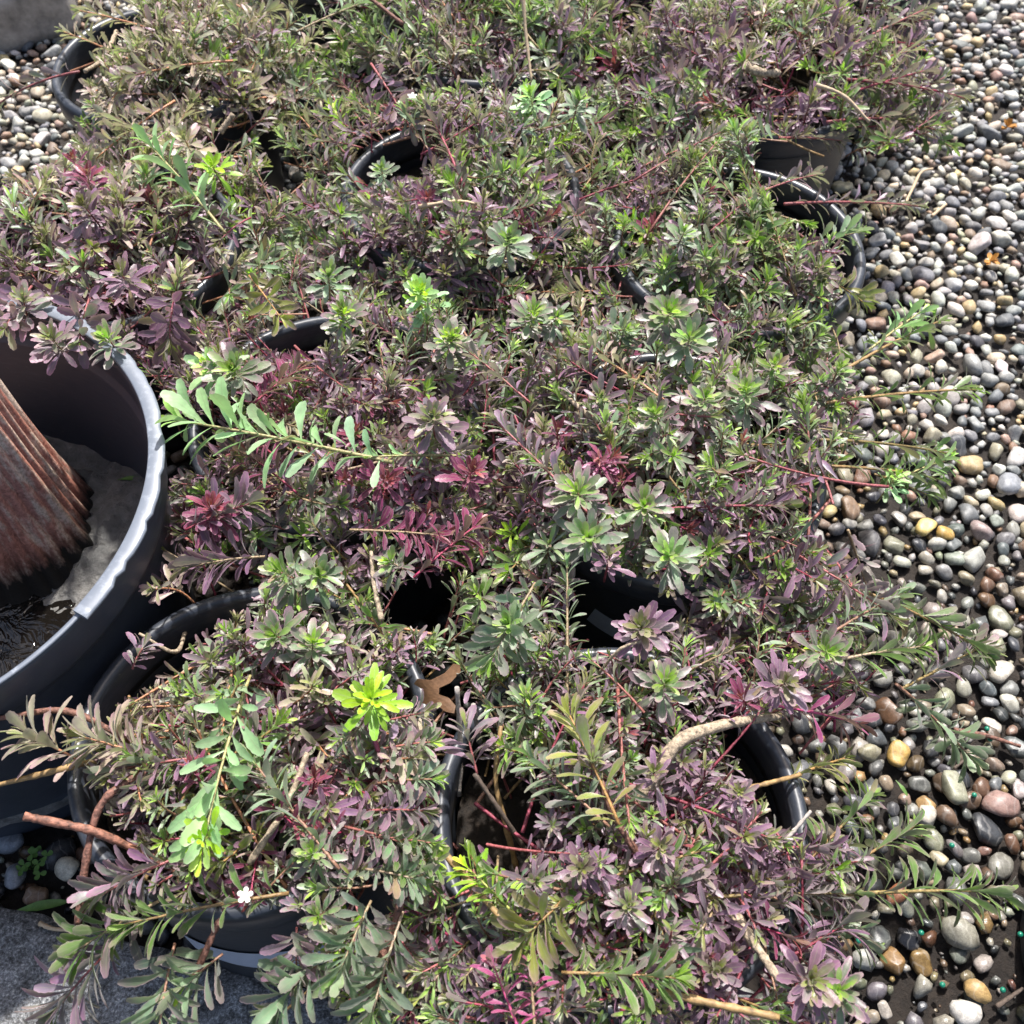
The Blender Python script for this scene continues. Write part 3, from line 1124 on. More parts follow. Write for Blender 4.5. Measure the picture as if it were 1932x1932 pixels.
def rosette(plant, px, py, z, kind, ll, nl=20, lean=(0, -.25)):
    if py > 1480:
        ll *= .82
    if kind in ('glauc', 'mauve') and rng.random() < .5:
        kind = 'duo'
    t = at(px, py, z)
    b = t - np.array([lean[0] * .05, lean[1] * .05, .05])
    add_sprig(plant, bez(b, (b + t) / 2, t, 6), kind, int(nl * 1.9), ll * .92, rng, s0=.45, tipfrac=.55, dens_tip=1.4, hi=True, check=False, width=1.08, a_base=80, up=.9)


hero('G', (740, 872, .385), (330, 792, .395), .006, 'bright', 52, .050, s0=.04, tipfrac=.15, dens_tip=1.1, srad=.0026, width=1.15, lift=.18, up=1.6, a_base=66)
hero('G', (860, 860, .365), (700, 862, .39), .004, 'bright', 22, .016, s0=.05, tipfrac=.2, dens_tip=1.0)
hero('B', (472, 1275, .35), (382, 1600, .395), .020, 'bright', 34, .042, s0=.06, tipfrac=.2, dens_tip=1.15, srad=.0018, width=1.05, up=1.6, lift=.2, a_base=50)
rosette('B', 382, 1585, .400, 'lime', .034, 11, (0, -.5))
rosette('G', 700, 1318, .395, 'lime', .036, 18)
rosette('G', 815, 790, .405, 'mauve', .040, 24)
rosette('G', 820, 775, .410, 'olive', .022, 10)
for (px, py, z, kd_, ll, nl) in [
    (1408, 738, .40, 'glauc', .036, 24), (1235, 782, .40, 'glauc', .036, 24), (1330, 752, .395, 'glauc', .033, 22), (1005, 592, .40, 'glauc', .036, 24),
    (1050, 600, .395, 'glauc', .032, 22), (1262, 592, .41, 'glauc', .042, 26), (1300, 640, .40, 'glauc', .040, 22), (852, 640, .40, 'glauc', .036, 24), (648, 590, .40, 'glauc', .036, 24),
    (795, 552, .40, 'bright', .034, 22), (958, 455, .40, 'glauc', .038, 24), (1000, 180, .40, 'bright', .034, 20), (1090, 192, .40, 'glauc', .036, 24), (620, 522, .40, 'glauc', .034, 22),
    (848, 632, .408, 'lime', .022, 10), (795, 548, .408, 'lime', .020, 10), (648, 592, .407, 'lime', .020, 9), (1010, 598, .406, 'lime', .018, 8), (1408, 742, .406, 'bright', .02, 8),
    (440, 700, .395, 'glauc', .042, 24), (395, 690, .385, 'bright', .038, 16), (400, 312, .39, 'lime', .032, 14), (400, 960, .375, 'maroon', .036, 22), (730, 905, .36, 'maroon', .036, 14),
    (890, 890, .375, 'maroon', .034, 18), (1210, 1185, .375, 'purple', .036, 26), (1130, 868, .38, 'pink', .024, 16), (1110, 1015, .385, 'glauc', .040, 24), (1262, 1050, .385, 'glauc', .036, 22),
    (1090, 930, .39, 'mauve', .040, 22), (1215, 955, .38, 'glauc', .036, 22), (1150, 1050, .38, 'purple', .028, 14), (530, 1080, .38, 'glauc', .036, 24), (600, 1085, .38, 'glauc', .036, 22),
    (520, 1200, .375, 'glauc', .034, 20), (590, 1215, .37, 'mauve', .034, 22), (735, 1060, .37, 'glauc', .028, 18), (960, 1180, .38, 'glauc', .034, 22), (1255, 1290, .375, 'glauc', .034, 22),
    (1180, 620, .38, 'glauc', .03, 18), (1095, 1640, .365, 'purple', .034, 22), (1245, 1600, .365, 'purple', .034, 22), (1185, 1710, .36, 'mauve', .034, 22), (590, 1610, .36, 'mauve', .032, 22),
    (600, 1730, .345, 'mauve', .030, 20), (1530, 1850, .36, 'purple', .040, 24), (1580, 1870, .35, 'mauve', .036, 22), (1350, 1830, .35, 'purple', .036, 20), (160, 390, .40, 'purple', .036, 24),
    (165, 330, .395, 'maroon', .032, 18), (230, 520, .39, 'purple', .038, 22), (100, 640, .425, 'mauve', .036, 22), (205, 640, .42, 'mauve', .034, 18), (45, 570, .42, 'mauve', .038, 20),
    (1480, 1290, .37, 'purple', .034, 22), (1560, 1230, .35, 'mauve', .032, 22), (1290, 440, .39, 'glauc', .03, 18), (1580, 700, .36, 'mauve', .032, 22), (350, 265, .385, 'pale', .036, 18),
    (720, 320, .37, 'glauc', .026, 20), (1460, 690, .37, 'green', .03, 18), (900, 1120, .36, 'green', .028, 18), (1690, 900, .27, 'bright', .026, 14),
]:
    pl = min((k for k in PLANTS), key=lambda k: np.hypot(*(at(px, py, z)[:2] - np.array(POTS[k]))))
    rosette(pl, px, py, z, kd_, ll, nl, (rng.normal(0, .25), rng.normal(-.25, .2)))

# trailing shoots over the gravel at the right
for args in [
    ('C', (1560, 760, .34), (1842, 735, .27), .010, 'green', 30, .027), ('C', (1590, 700, .33), (1775, 605, .27), .012, 'green', 24, .028), ('D', (1640, 660, .31), (1738, 588, .29), .005, 'bright', 16, .030),
    ('C', (1540, 830, .33), (1785, 855, .24), .012, 'green', 26, .026), ('C', (1560, 880, .32), (1775, 905, .22), .012, 'green', 26, .027), ('C', (1650, 895, .26), (1752, 935, .21), .004, 'green', 14, .026),
    ('C', (1690, 905, .25), (1790, 865, .24), .004, 'bright', 14, .024), ('C', (1600, 1000, .30), (1640, 1120, .18), .0, 'purple', 14, .028),
    ('A', (1500, 1045, .33), (1680, 1160, .33), .008, 'mauve', 22, .032), ('A', (1640, 1120, .33), (1862, 1232, .27), .012, 'green', 32, .030), ('A', (1700, 1300, .30), (1862, 1215, .26), .0, 'mauve', 24, .028),
    ('A', (1690, 1290, .31), (1832, 1432, .20), .010, 'glauc', 30, .030), ('A', (1450, 1330, .33), (1620, 1365, .28), .008, 'pink', 16, .028), ('A', (1560, 1250, .34), (1740, 1220, .30), .008, 'green', 24, .030),
    ('A', (1560, 1200, .34), (1700, 1120, .32), .008, 'glauc', 22, .028), ('A', (1480, 1470, .31), (1595, 1430, .27), .004, 'olive', 26, .020),
    ('A', (1300, 1695, .335), (1600, 1685, .31), .008, 'mauve', 34, .026), ('A', (1580, 1688, .31), (1888, 1682, .26), .014, 'green', 30, .032), ('A', (1560, 1660, .30), (1725, 1560, .26), .008, 'green', 26, .028),
    ('A', (1520, 1630, .31), (1640, 1505, .27), .008, 'green', 24, .028), ('A', (1450, 1690, .32), (1640, 1780, .26), .006, 'glauc', 24, .026), ('A', (1480, 1600, .33), (1590, 1600, .31), .006, 'purple', 20, .026),
    ('A', (1500, 1800, .33), (1600, 1740, .30), .004, 'purple', 20, .03),
    ('K', (1560, 110, .36), (1752, 15, .34), .006, 'mauve', 30, .028), ('K', (1600, 150, .35), (1820, 185, .27), .012, 'purple', 32, .028), ('K', (1560, 190, .34), (1760, 130, .31), .006, 'purple', 28, .028),
    ('K', (1640, 215, .30), (1800, 280, .19), .008, 'green', 24, .028), ('K', (1560, 230, .33), (1720, 225, .26), .008, 'mauve', 28, .028), ('D', (1480, 385, .33), (1740, 390, .22), .012, 'mauve', 34, .025),
    ('D', (1500, 470, .33), (1612, 440, .32), .005, 'glauc', 18, .032), ('D', (1545, 520, .33), (1628, 570, .31), .006, 'olive', 18, .028), ('D', (1440, 360, .34), (1540, 330, .33), .006, 'mauve', 20, .026),
    ('K', (1470, 260, .32), (1590, 265, .27), .004, 'mauve', 20, .026),
    # left
    ('I', (150, 135, .33), (-15, 205, .26), .020, 'mauve', 16, .034), ('I', (260, 120, .34), (120, 60, .33), .006, 'pale', 22, .026), ('I', (300, 60, .34), (150, 20, .33), .006, 'pale', 20, .026),
    ('H', (425, 440, .37), (272, 262, .395), .010, 'bright', 24, .040), ('H', (420, 330, .36), (190, 215, .35), .010, 'pale', 28, .028), ('I', (440, 115, .36), (225, 150, .36), .012, 'pale', 30, .028),
    ('I', (330, 190, .35), (180, 300, .33), .008, 'pale', 26, .028), ('H', (330, 560, .37), (320, 640, .36), .01, 'purple', 20, .036), ('H', (170, 560, .38), (150, 640, .40), .006, 'mauve', 20, .034),
    ('H', (60, 540, .38), (10, 620, .41), .006, 'mauve', 18, .034), ('H', (470, 520, .36), (530, 600, .36), .004, 'olive', 12, .030),
    # near left, hanging over the kerb
    ('B', (545, 1685, .335), (235, 1745, .335), .012, 'green', 26, .030), ('B', (330, 1620, .33), (190, 1690, .33), .010, 'mauve', 30, .030), ('B', (300, 1700, .32), (150, 1790, .31), .006, 'green', 26, .032),
    ('B', (240, 1760, .30), (110, 1900, .27), .010, 'mauve', 22, .036), ('B', (290, 1430, .35), (160, 1392, .37), .006, 'pale', 24, .034), ('B', (160, 1440, .34), (55, 1388, .365), .006, 'pale', 16, .036),
    ('B', (330, 1780, .31), (300, 1950, .31), .010, 'glauc', 18, .036), ('B', (420, 1800, .30), (350, 1860, .31), .004, 'glauc', 12, .036), ('B', (640, 1780, .33), (520, 1900, .33), .010, 'glauc', 24, .034),
    ('B', (700, 1700, .33), (640, 1840, .34), .010, 'glauc', 26, .030), ('B', (760, 1720, .33), (700, 1920, .33), .010, 'glauc', 28, .030), ('B', (560, 1750, .33), (560, 1830, .33), .006, 'mauve', 20, .028),
    ('B', (640, 1640, .35), (480, 1440, .36), .006, 'glauc', 26, .030), ('B', (250, 1262, .35), (270, 1222, .36), .004, 'mauve', 12, .020), ('B', (380, 1430, .35), (200, 1460, .35), .012, 'mauve', 26, .028),
    # over the right rim of the near left pot
    ('B', (700, 1370, .34), (800, 1345, .36), .006, 'mauve', 18, 0.024), ('B', (690, 1420, .34), (812, 1400, .36), .006, 'duo', 20, 0.023), ('B', (700, 1480, .34), (815, 1470, .36), .006, 'glauc', 20, 0.023), ('B', (690, 1530, .34), (800, 1530, .36), .006, 'mauve', 22, 0.022), ('B', (700, 1580, .34), (812, 1590, .36), .006, 'duo', 20, 0.023), ('B', (690, 1640, .34), (790, 1660, .36), .006, 'glauc', 20, 0.024), ('B', (650, 1560, .34), (760, 1590, .36), .006, 'duo', 20, 0.022), ('B', (720, 1440, .34), (780, 1430, .36), .006, 'pale', 18, 0.022), ('B', (720, 1620, .34), (815, 1625, .36), .006, 'green', 18, 0.022),
    # near centre and right
    ('A', (985, 1960, .35), (930, 1820, .36), .004, 'pink', 13, .019), ('A', (1010, 1960, .35), (1000, 1810, .365), .004, 'pink', 12, .017), ('A', (1060, 1835, .355), (1275, 1845, .37), .006, 'green', 26, .026),
    ('A', (1170, 1560, .37), (1075, 1350, .39), .006, 'olive', 14, .036), ('A', (1150, 1560, .36), (1000, 1430, .36), .006, 'glauc', 20, .028), 
    ('A', (985, 1740, .34), (885, 1640, .34), .006, 'lime', 16, .026), ('A', (900, 1460, .34), (880, 1380, .36), .0, 'mauve', 10, .030), ('A', (1060, 1700, .36), (990, 1770, .37), .004, 'olive', 14, .036),
    ('G', (1000, 760, .37), (880, 660, .38), .004, 'mauve', 22, .028), ('G', (1140, 1000, .36), (930, 790, .385), .008, 'mauve', 40, .026), ('C', (1260, 760, .37), (1080, 640, .36), .006, 'pale', 28, .026),
    ('C', (1260, 960, .36), (1480, 955, .36), .006, 'purple', 28, .028), ('C', (1070, 1350, .33), (1070, 1060, .36), .006, 'glauc', 30, .021), ('C', (1010, 1100, .37), (930, 1240, .37), .006, 'glauc', 26, .032),
    ('G', (780, 1090, .35), (900, 990, .36), .004, 'maroon', 18, .028), ('G', (660, 1000, .35), (830, 1010, .36), .004, 'maroon', 22, .026), ('G', (560, 930, .35), (470, 860, .35), .006, 'maroon', 20, .030),
    ('G', (480, 760, .36), (560, 700, .36), .004, 'maroon', 22, .028), ('G', (350, 1000, .36), (470, 950, .37), .004, 'purple', 22, .032), ('G', (500, 1050, .35), (360, 1070, .35), .008, 'purple', 20, .034),
    ('E', (880, 360, .36), (800, 190, .37), .006, 'purple', 34, .026), ('E', (700, 120, .37), (780, 250, .35), .006, 'mauve', 22, .028), ('J', (560, 60, .36), (700, 0, .36), .006, 'glauc', 26, .028),
]:
    plant, b_, t_, bow, kind, nl, ll = args
    hero(plant, b_, t_, bow, kind, int(nl * 1.8), ll * 1.12, s0=.06, dens_tip=1.5, tipfrac=.25, width=1.1, a_base=60, up=.9)

# fill thin places of the mat between neighbouring plants
rng = np.random.default_rng(321)
FR = 276
for rnd in range(4):
    Mx = np.concatenate(S.M)
    cov = np.zeros((FR, FR), bool)
    for u_, w_ in ((.3, 0), (.55, .09), (.55, -.09), (.8, 0), (.8, .09), (.8, -.09)):
        pt = Mx[:, :3, 0] * u_ + Mx[:, :3, 1] * w_ + Mx[:, :3, 3]
        keep_ = pt[:, 2] > .255
        q = proj(pt[keep_])
        a_, b_ = np.floor(q[:, 0] / W * FR).astype(int), np.floor(q[:, 1] / W * FR).astype(int)
        o_ = (a_ >= 0) & (a_ < FR) & (b_ >= 0) & (b_ < FR)
        cov[b_[o_], a_[o_]] = True
    yy, xx = np.where(~cov)
    ctr = np.stack([(xx + .5) * W / FR, (yy + .5) * W / FR], 1)
    ctr = ctr[~in_holes(ctr)]
    print('fill', rnd, len(ctr), 'of', FR * FR)
    rng.shuffle(ctr)
    for px, py in ctr[:int(len(ctr) * .055)]:
        w0 = at(px, py, .32)
        k = min(PLANTS, key=lambda k: np.hypot(*(w0[:2] - np.array(POTS[k]))))
        r = np.hypot(*(w0[:2] - np.array(POTS[k])))
        if r > .34 or (k in 'AB' and not (620 < px < 830) and rng.random() < .45):
            continue
        z = .335 - max(0, r - .17) * .45 + rng.normal(0, .012)
        tip = at(px + rng.normal(0, 6), py + rng.normal(0, 6), z)
        out = np.array([tip[0] - POTS[k][0], tip[1] - POTS[k][1], 0])
        a = math.atan2(out[1], out[0]) + rng.normal(0, .8)
        el = math.radians(np.clip(rng.normal(45, 20), 8, 85))
        dr = np.array([math.cos(a) * math.cos(el), math.sin(a) * math.cos(el), math.sin(el)])
        L = rng.uniform(.05, .09)
        base = tip - dr * L
        base[2] = max(base[2], .236)
        base[:2] -= out[:2] * max(0, (r - .15)) * .8
        kind = pick_kind(px, py, rng)
        add_sprig(k, bez(base, base * .45 + tip * .55 + np.array([0, 0, .008]), tip), kind, int(rng.integers(16, 26)), PLANTS[k][3] * rng.uniform(.95, 1.45), rng, width=rng.uniform(.82, 1.08), s0=.25, dens_tip=rng.uniform(1.3, 2.2))

# ---- join bookkeeping, find which leaves show largest, build objects
LM = np.concatenate(S.M)
LVAR = np.concatenate(S.var)
LT = np.concatenate(S.tint)
LS = np.concatenate(S.sid)
PLK = list(PLANTS)
SPL = np.array([PLK.index(p) for p in S.plant])
LP = SPL[LS]
loc_pts = np.array([(.15, 0, 0), (.35, .07, .02), (.35, -.07, .02), (.55, .11, .03), (.55, -.11, .03), (.55, 0, 0), (.75, .11, 0), (.75, -.11, 0), (.75, 0, 0), (.95, 0, -.06)])
RES = 700
wp = np.einsum('nij,kj->nki', LM[:, :3, :3], loc_pts) + LM[:, None, :3, 3]
pj = proj(wp.reshape(-1, 3)).reshape(len(LM), len(loc_pts), 3)
ix = np.floor(pj[..., 0] / W * RES).astype(int)
iy = np.floor(pj[..., 1] / W * RES).astype(int)
ok = (ix > 1) & (ix < RES - 2) & (iy > 1) & (iy < RES - 2)
zb = np.full((RES, RES), 9.0)
for dx in (-1, 0, 1):
    for dy in (-1, 0, 1):
        np.minimum.at(zb, (iy[ok] + dy, ix[ok] + dx), pj[..., 2][ok])
vis = np.zeros(ok.shape)
vis[ok] = pj[..., 2][ok] < zb[iy[ok], ix[ok]] + .006
frac = vis.mean(1)
e1 = pj[:, 9, :2] - pj[:, 0, :2]
e2 = pj[:, 3, :2] - pj[:, 4, :2]
area = np.abs(e1[:, 0] * e2[:, 1] - e1[:, 1] * e2[:, 0]) * frac
NPART = 300
sel = np.zeros(len(LM), bool)
for i in range(len(PLK)):
    ids = np.where((LP == i) & (area > 6))[0]
    ids = ids[np.argsort(-area[ids])][:NPART]
    sel[ids] = True
print('leaves', len(LM), 'selected', sel.sum(), 'sprigs', len(S.path))

PLANT_LABEL = {
    'A': 'purple and green trailing plant in the near right pot, shoots reaching over dark gravel',
    'B': 'trailing plant in the near left pot with upright lime green shoot and long pink stems',
    'C': 'grey green trailing plant just behind the near right one, pale rosettes and shoots over gravel',
    'D': 'grey green trailing plant in the pot with the sunlit right rim beside gravel',
    'E': 'mixed purple and grey green trailing plant at upper centre around the visible rim arc',
    'G': 'purple and maroon trailing plant with one long bright green shoot beside the large pot',
    'H': 'mostly purple trailing plant at the left edge behind the large scuffed pot',
    'I': 'pale bleached trailing plant at upper left in the pot with shining rim',
    'J': 'green trailing plant at the top edge centre with pale rosettes',
    'K': 'purple trailing plant at upper right with red stems spreading over gravel',
    'M': 'purple tinged trailing plant in the farthest row at the top right of centre',
    'N': 'pale green trailing plant in the farthest row at the top left of centre',
    'O': 'purple and green trailing plant at the right end of the farthest row',
}
PLANT_OBJ = {}
for i, k in enumerate(PLK):
    x, y = POTS[k]
    org = np.array([x, y, .236])
    root = tag(empty('trailing_plant', org), PLANT_LABEL[k], 'plant', 'trailing groundcover plants in pots')
    PLANT_OBJ[k] = root
    sprigs = np.where(SPL == i)[0]
    own = set(LS[sel & (LP == i)].tolist())
    if len(own) > 290:
        pass
    JV, JF, JT, JU, JM = [], [], [], [], []
    off = 0
    stem_objs = {}
    for s in sprigs:
        path = S.path[s]
        n = len(path)
        rad = S.srad[s] * np.linspace(1.0, .55, n)
        v, f = tube(path, rad, 5)
        if s in own:
            b0 = path[0]
            f = [tuple(dict.fromkeys(q)) for q in f]
            o = obj('stem', mesh('stem', v - b0, f, [M_STEM_O]), root, loc=b0 - org)
            o.color = (*S.scol[s], 1)
            stem_objs[s] = (o, b0)
        else:
            v = np.asarray(v)[:-2]
            f = np.array(f[:5 * (n - 1)])
            JV.append(v)
            JF.append(f + off)
            JT.append(np.tile([*S.scol[s], 0], (len(v), 1)))
            JU.append(np.zeros((len(v), 2)))
            JM.append(np.ones(len(f), int))
            off += len(v)
    for li in np.where(sel & (LP == i))[0]:
        so, b0 = stem_objs[LS[li]]
        o = bpy.data.objects.new('leaf', LEAF_ME[LVAR[li]])
        COL.objects.link(o)
        o.parent = so
        m = LM[li].copy()
        m[:3, 3] -= b0
        o.matrix_basis = Matrix(m.tolist())
        o.color = LT[li].tolist()
    for vi, (lv_, lf_, lu_) in enumerate(LEAF_V):
        ids = np.where((~sel) & (LP == i) & (LVAR == vi))[0]
        if not len(ids):
            continue
        wv = np.einsum('nij,kj->nki', LM[ids][:, :3, :3], lv_) + LM[ids][:, None, :3, 3]
        nvv = len(lv_)
        JV.append(wv.reshape(-1, 3))
        JF.append((lf_[None] + (np.arange(len(ids)) * nvv)[:, None, None]).reshape(-1, 4) + off)
        JT.append(np.repeat(LT[ids], nvv, 0))
        JU.append(np.tile(lu_, (len(ids), 1)))
        JM.append(np.zeros(len(ids) * len(lf_), int))
        off += len(ids) * nvv
    V = np.concatenate(JV) - org
    me = mesh('foliage', V, np.concatenate(JF), [M_LEAF_J, M_STEM_J], uv=np.concatenate(JU), tint=np.concatenate(JT), mat_idx=np.concatenate(JM))
    tag(obj('foliage', me, root), kind='stuff')


# ---- woody branches, dead twigs and flowers on the plants
def branch(plant, ctrl, r0, r1, mat, label=None, knob=.22, n=18):
    pts = smooth_path([at(*c) for c in ctrl], n)
    org = np.array([*POTS[plant], .236])
    o = obj('branch', tube_mesh('branch', pts - org, np.linspace(r0, r1, len(pts)), mat, 7, knob, rng), PLANT_OBJ[plant])
    if label:
        o['label'] = label
    return o


branch('A', [(1130, 1640, .26), (1215, 1500, .33), (1275, 1405, .36), (1350, 1372, .35), (1420, 1358, .335), (1470, 1352, .315)], .0080, .0036, M_BARK, 'thick bare tan woody branch', .15, 26)
branch('A', [(866, 1500, .25), (868, 1400, .30), (862, 1297, .36)], .0030, .0022, M_BARK_G)
branch('A', [(905, 1400, .27), (893, 1330, .34)], .0028, .0024, M_BARK_G)
branch('A', [(1005, 1625, .26), (950, 1540, .31), (895, 1460, .34)], .0027, .0022, M_BARK_D)
branch('A', [(975, 1640, .25), (955, 1560, .29), (935, 1470, .32), (945, 1370, .35)], .0032, .0022, M_YSTEM)
branch('A', [(1130, 1270, .33), (1170, 1225, .37), (1215, 1208, .37)], .0018, .0012, M_BARK)
branch('A', [(1360, 1500, .33), (1440, 1480, .33), (1510, 1462, .31)], .0028, .0018, M_YSTEM)
branch('A', [(1380, 1720, .33), (1430, 1790, .34), (1470, 1850, .35)], .0055, .0030, M_BARK)
branch('A', [(1240, 1870, .35), (1350, 1895, .36), (1470, 1920, .36)], .0036, .0030, M_YSTEM)
branch('A', [(1470, 1600, .33), (1530, 1530, .34)], .0022, .0016, M_BARK_G)
branch('A', [(830, 1600, .33), (900, 1680, .34), (960, 1750, .35)], .0032, .0024, M_YSTEM)
branch('A', [(1130, 1470, .37), (1170, 1560, .36), (1230, 1650, .33)], .0030, .0036, M_BARK_R)
branch('B', [(148, 1745, .30), (160, 1640, .33), (185, 1530, .355), (230, 1480, .36), (285, 1455, .35)], .0038, .0032, M_BARK_R, 'bare reddish arching branch', .16, 36)
branch('B', [(350, 1650, .30), (270, 1610, .32), (180, 1570, .35), (105, 1552, .36), (45, 1540, .37)], .0042, .0036, M_PINKY, 'yellow and pink broken branch poking out over the rim', .16, 34)
branch('B', [(250, 1400, .34), (130, 1342, .36), (20, 1352, .355), (-30, 1360, .35)], .0032, .0024, M_BARK_R)
branch('B', [(200, 1430, .34), (100, 1455, .35), (-20, 1485, .34)], .0034, .0024, M_YSTEM)
branch('B', [(350, 1880, .29), (390, 1790, .31), (430, 1700, .32)], .0030, .0026, M_BARK_R)
branch('B', [(690, 1880, .31), (745, 1740, .33), (765, 1640, .34)], .0036, .0032, M_BARK_R)
branch('B', [(470, 1630, .33), (540, 1520, .35), (580, 1420, .36)], .0032, .0026, M_BARK)
branch('B', [(350, 1190, .27), (330, 1230, .32), (262, 1195, .345)], .0028, .0014, M_BARK)
branch('B', [(690, 1350, .375), (715, 1420, .35), (735, 1480, .33)], .0022, .0022, M_MAGENTA)
branch('G', [(720, 1170, .34), (705, 1100, .35), (700, 1040, .36)], .0028, .0022, M_BARK)
branch('C', [(1200, 850, .35), (1130, 800, .37), (1060, 740, .37)], .0036, .0026, M_BARK)
branch('E', [(790, 390, .36), (860, 380, .37), (900, 385, .37)], .0030, .0022, M_STRAW)
branch('J', [(985, -30, .48), (992, 60, .43), (1003, 155, .38)], .0030, .0022, M_STRAW, 'pale dry straw stalk standing upright')
branch('J', [(690, -10, .40), (760, 45, .38)], .0034, .0030, M_BARK_R)
branch('K', [(1395, 115, .37), (1430, 135, .38), (1470, 138, .37)], .0075, .0055, M_BARK, 'short stub of pale woody branch')
branch('K', [(1540, 160, .38), (1590, 180, .37), (1640, 230, .34)], .0030, .0026, M_STRAW)
branch('I', [(220, 60, .33), (195, 110, .34), (160, 135, .345)], .0036, .0030, M_BARK)
branch('I', [(415, 250, .33), (440, 215, .35)], .0050, .0040, M_BARK)
for (p_, x_, y_) in [('E', 778, 182), ('B', 463, 1690)]:
    c0 = at(x_, y_, .385 if p_ == 'E' else .345)
    org = np.array([*POTS[p_], .236])
    fv, ff = [], []
    for q in range(5):
        a = 2 * math.pi * q / 5 + .3
        d = np.array([math.cos(a), math.sin(a), .25])
        s_ = np.array([-math.sin(a), math.cos(a), 0])
        o0 = len(fv)
        for t, w in ((.0005, .0008), (.004, .0028), (.0075, .0032), (.0095, .0015)):
            fv += [(d * t - s_ * w) * .75, d * t * .75 + np.array([0, 0, .0006]), (d * t + s_ * w) * .75]
        for r in range(3):
            for u_ in range(2):
                a_ = o0 + r * 3 + u_
                ff.append((a_, a_ + 3, a_ + 4, a_ + 1))
    tag(obj('flower', mesh('flower', fv, ff, [M_PETAL]), PLANT_OBJ[p_], loc=c0 - org), 'tiny white five petalled flower')

# ------------------------------------------------------------------ gravel
def ico(sub):
    import bmesh
    bm = bmesh.new()
    bmesh.ops.create_icosphere(bm, subdivisions=sub, radius=1)
    v = np.array([p.co[:] for p in bm.verts])
    f = np.array([[q.index for q in p.verts] for p in bm.faces])
    bm.free()
    return v, f


ICO = {1: ico(1), 2: ico(2), 3: ico(3)}


def pebble_shape(seed, lvl):
    r = np.random.default_rng(seed)
    v, f = ICO[lvl]
    v = v.copy()
    q = r.uniform(2.0, 2.9)
    v = v / ((np.abs(v) ** q).sum(1) ** (1 / q))[:, None]
    for _ in range(int(r.integers(3, 8))):              # soft flats
        d = r.normal(0, 1, 3)
        d /= np.linalg.norm(d)
        h = v @ d
        c = r.uniform(.5, .78)
        over = np.clip(h - c, 0, None)
        v -= over[:, None] * d * .8
    v *= (1 + (vnoise(v * 1.1 + seed * 3.1, 31) - .5) * .45)[:, None]
    v *= np.array([1.0, r.uniform(.62, .92), r.uniform(.42, .68)])
    return v, f


NPS = 16
PEB2 = [pebble_shape(s, 2) for s in range(NPS)]
PEB1 = [pebble_shape(s, 1) for s in range(NPS)]
PEB_ME = [mesh('pebble_%d' % s, *pebble_shape(s, 3 if s < 6 else 2), [M_PEB_O]) for s in range(NPS)]
PCOL = [((.26, .26, .255), 4.5), ((.37, .36, .335), 5), ((.19, .195, .20), 3.5), ((.50, .48, .43), 3.5), ((.42, .36, .27), 3.5), ((.44, .33, .18), 1.8), ((.28, .175, .12), 1.6),
        ((.10, .104, .11), 1.8), ((.33, .225, .18), 1.2), ((.33, .32, .24), 2.2), ((.22, .16, .115), 1.2), ((.60, .57, .51), 1.4)]
PW = np.array([w for _, w in PCOL])
PW = PW / PW.sum()
SPARSE = [(1850, 640, .05), (1660, 960, .04), (1830, 1830, .11), (1740, 1790, .06), (1890, 230, .04), (60, 1650, .10), (130, 1650, .09),
          (1650, 1080, .04), (1900, 1900, .10), (1930, 1760, .06)]
SPW = [(at(a, b, 0)[:2], r) for a, b, r in SPARSE]
rng = np.random.default_rng(5)
cell = .02
grid = {}
peb = []
LPOS = np.array([LX, LY])
VIEW = [(-40, -40), (1975, -40), (1975, 1975), (-40, 1975)]


def try_place(x, y, r, z, sc):
    gx_, gy_ = int(x // cell), int(y // cell)
    for i in range(gx_ - 2, gx_ + 3):
        for j in range(gy_ - 2, gy_ + 3):
            for (a, b, c) in grid.get((i, j), ()):
                if (a - x) ** 2 + (b - y) ** 2 < (sc * (c + r)) ** 2:
                    return False
    grid.setdefault((gx_, gy_), []).append((x, y, r))
    return True


for layer, (ntry, rlo, rhi, sc) in enumerate([(2600, .0165, .022, .80), (40000, .0105, .0165, .69), (36000, .006, .0095, .62), (12000, .0018, .0042, .7)]):
    for _ in range(ntry):
        x, y = rng.uniform(-1.35, 1.35), rng.uniform(.10, 2.75)
        q = proj(np.array([[x, y, .01]]))[0]
        if not (-150 < q[0] < 2100 and -150 < q[1] < 2050):
            continue
        if any((x - a) ** 2 + (y - b) ** 2 < .166 ** 2 for a, b in POTS.values()) or (x - LX) ** 2 + (y - LY) ** 2 < .257 ** 2:
            continue
        kw = (np.array([x, y]) - KA) @ kn
        if kw > -.012:
            continue
        under = q[0] < 1500 and not (q[0] < 330 and (q[1] < 340 or q[1] > 1560))
        if under and rng.random() < .55:
            continue
        dn = 1.0
        for c_, r_ in SPW:
            d = np.hypot(x - c_[0], y - c_[1]) / r_
            if d < 1:
                dn = min(dn, .22 + .6 * d ** 2)
        if layer == 3:
            if dn > .75 or rng.random() < .35:
                continue
        elif rng.random() > dn:
            continue
        r = rng.uniform(rlo, rhi) * rng.uniform(.85, 1.1)
        if try_place(x, y, r, 0, sc):
            peb.append((x, y, r, layer, dn))
P_ = np.array(peb)
npb = len(P_)
cidx = rng.choice(len(PCOL), npb, p=PW)
pcol = np.array([PCOL[i][0] for i in cidx]) * rng.uniform(.82, 1.18, (npb, 1)) * (1 + rng.normal(0, .03, (npb, 3)))
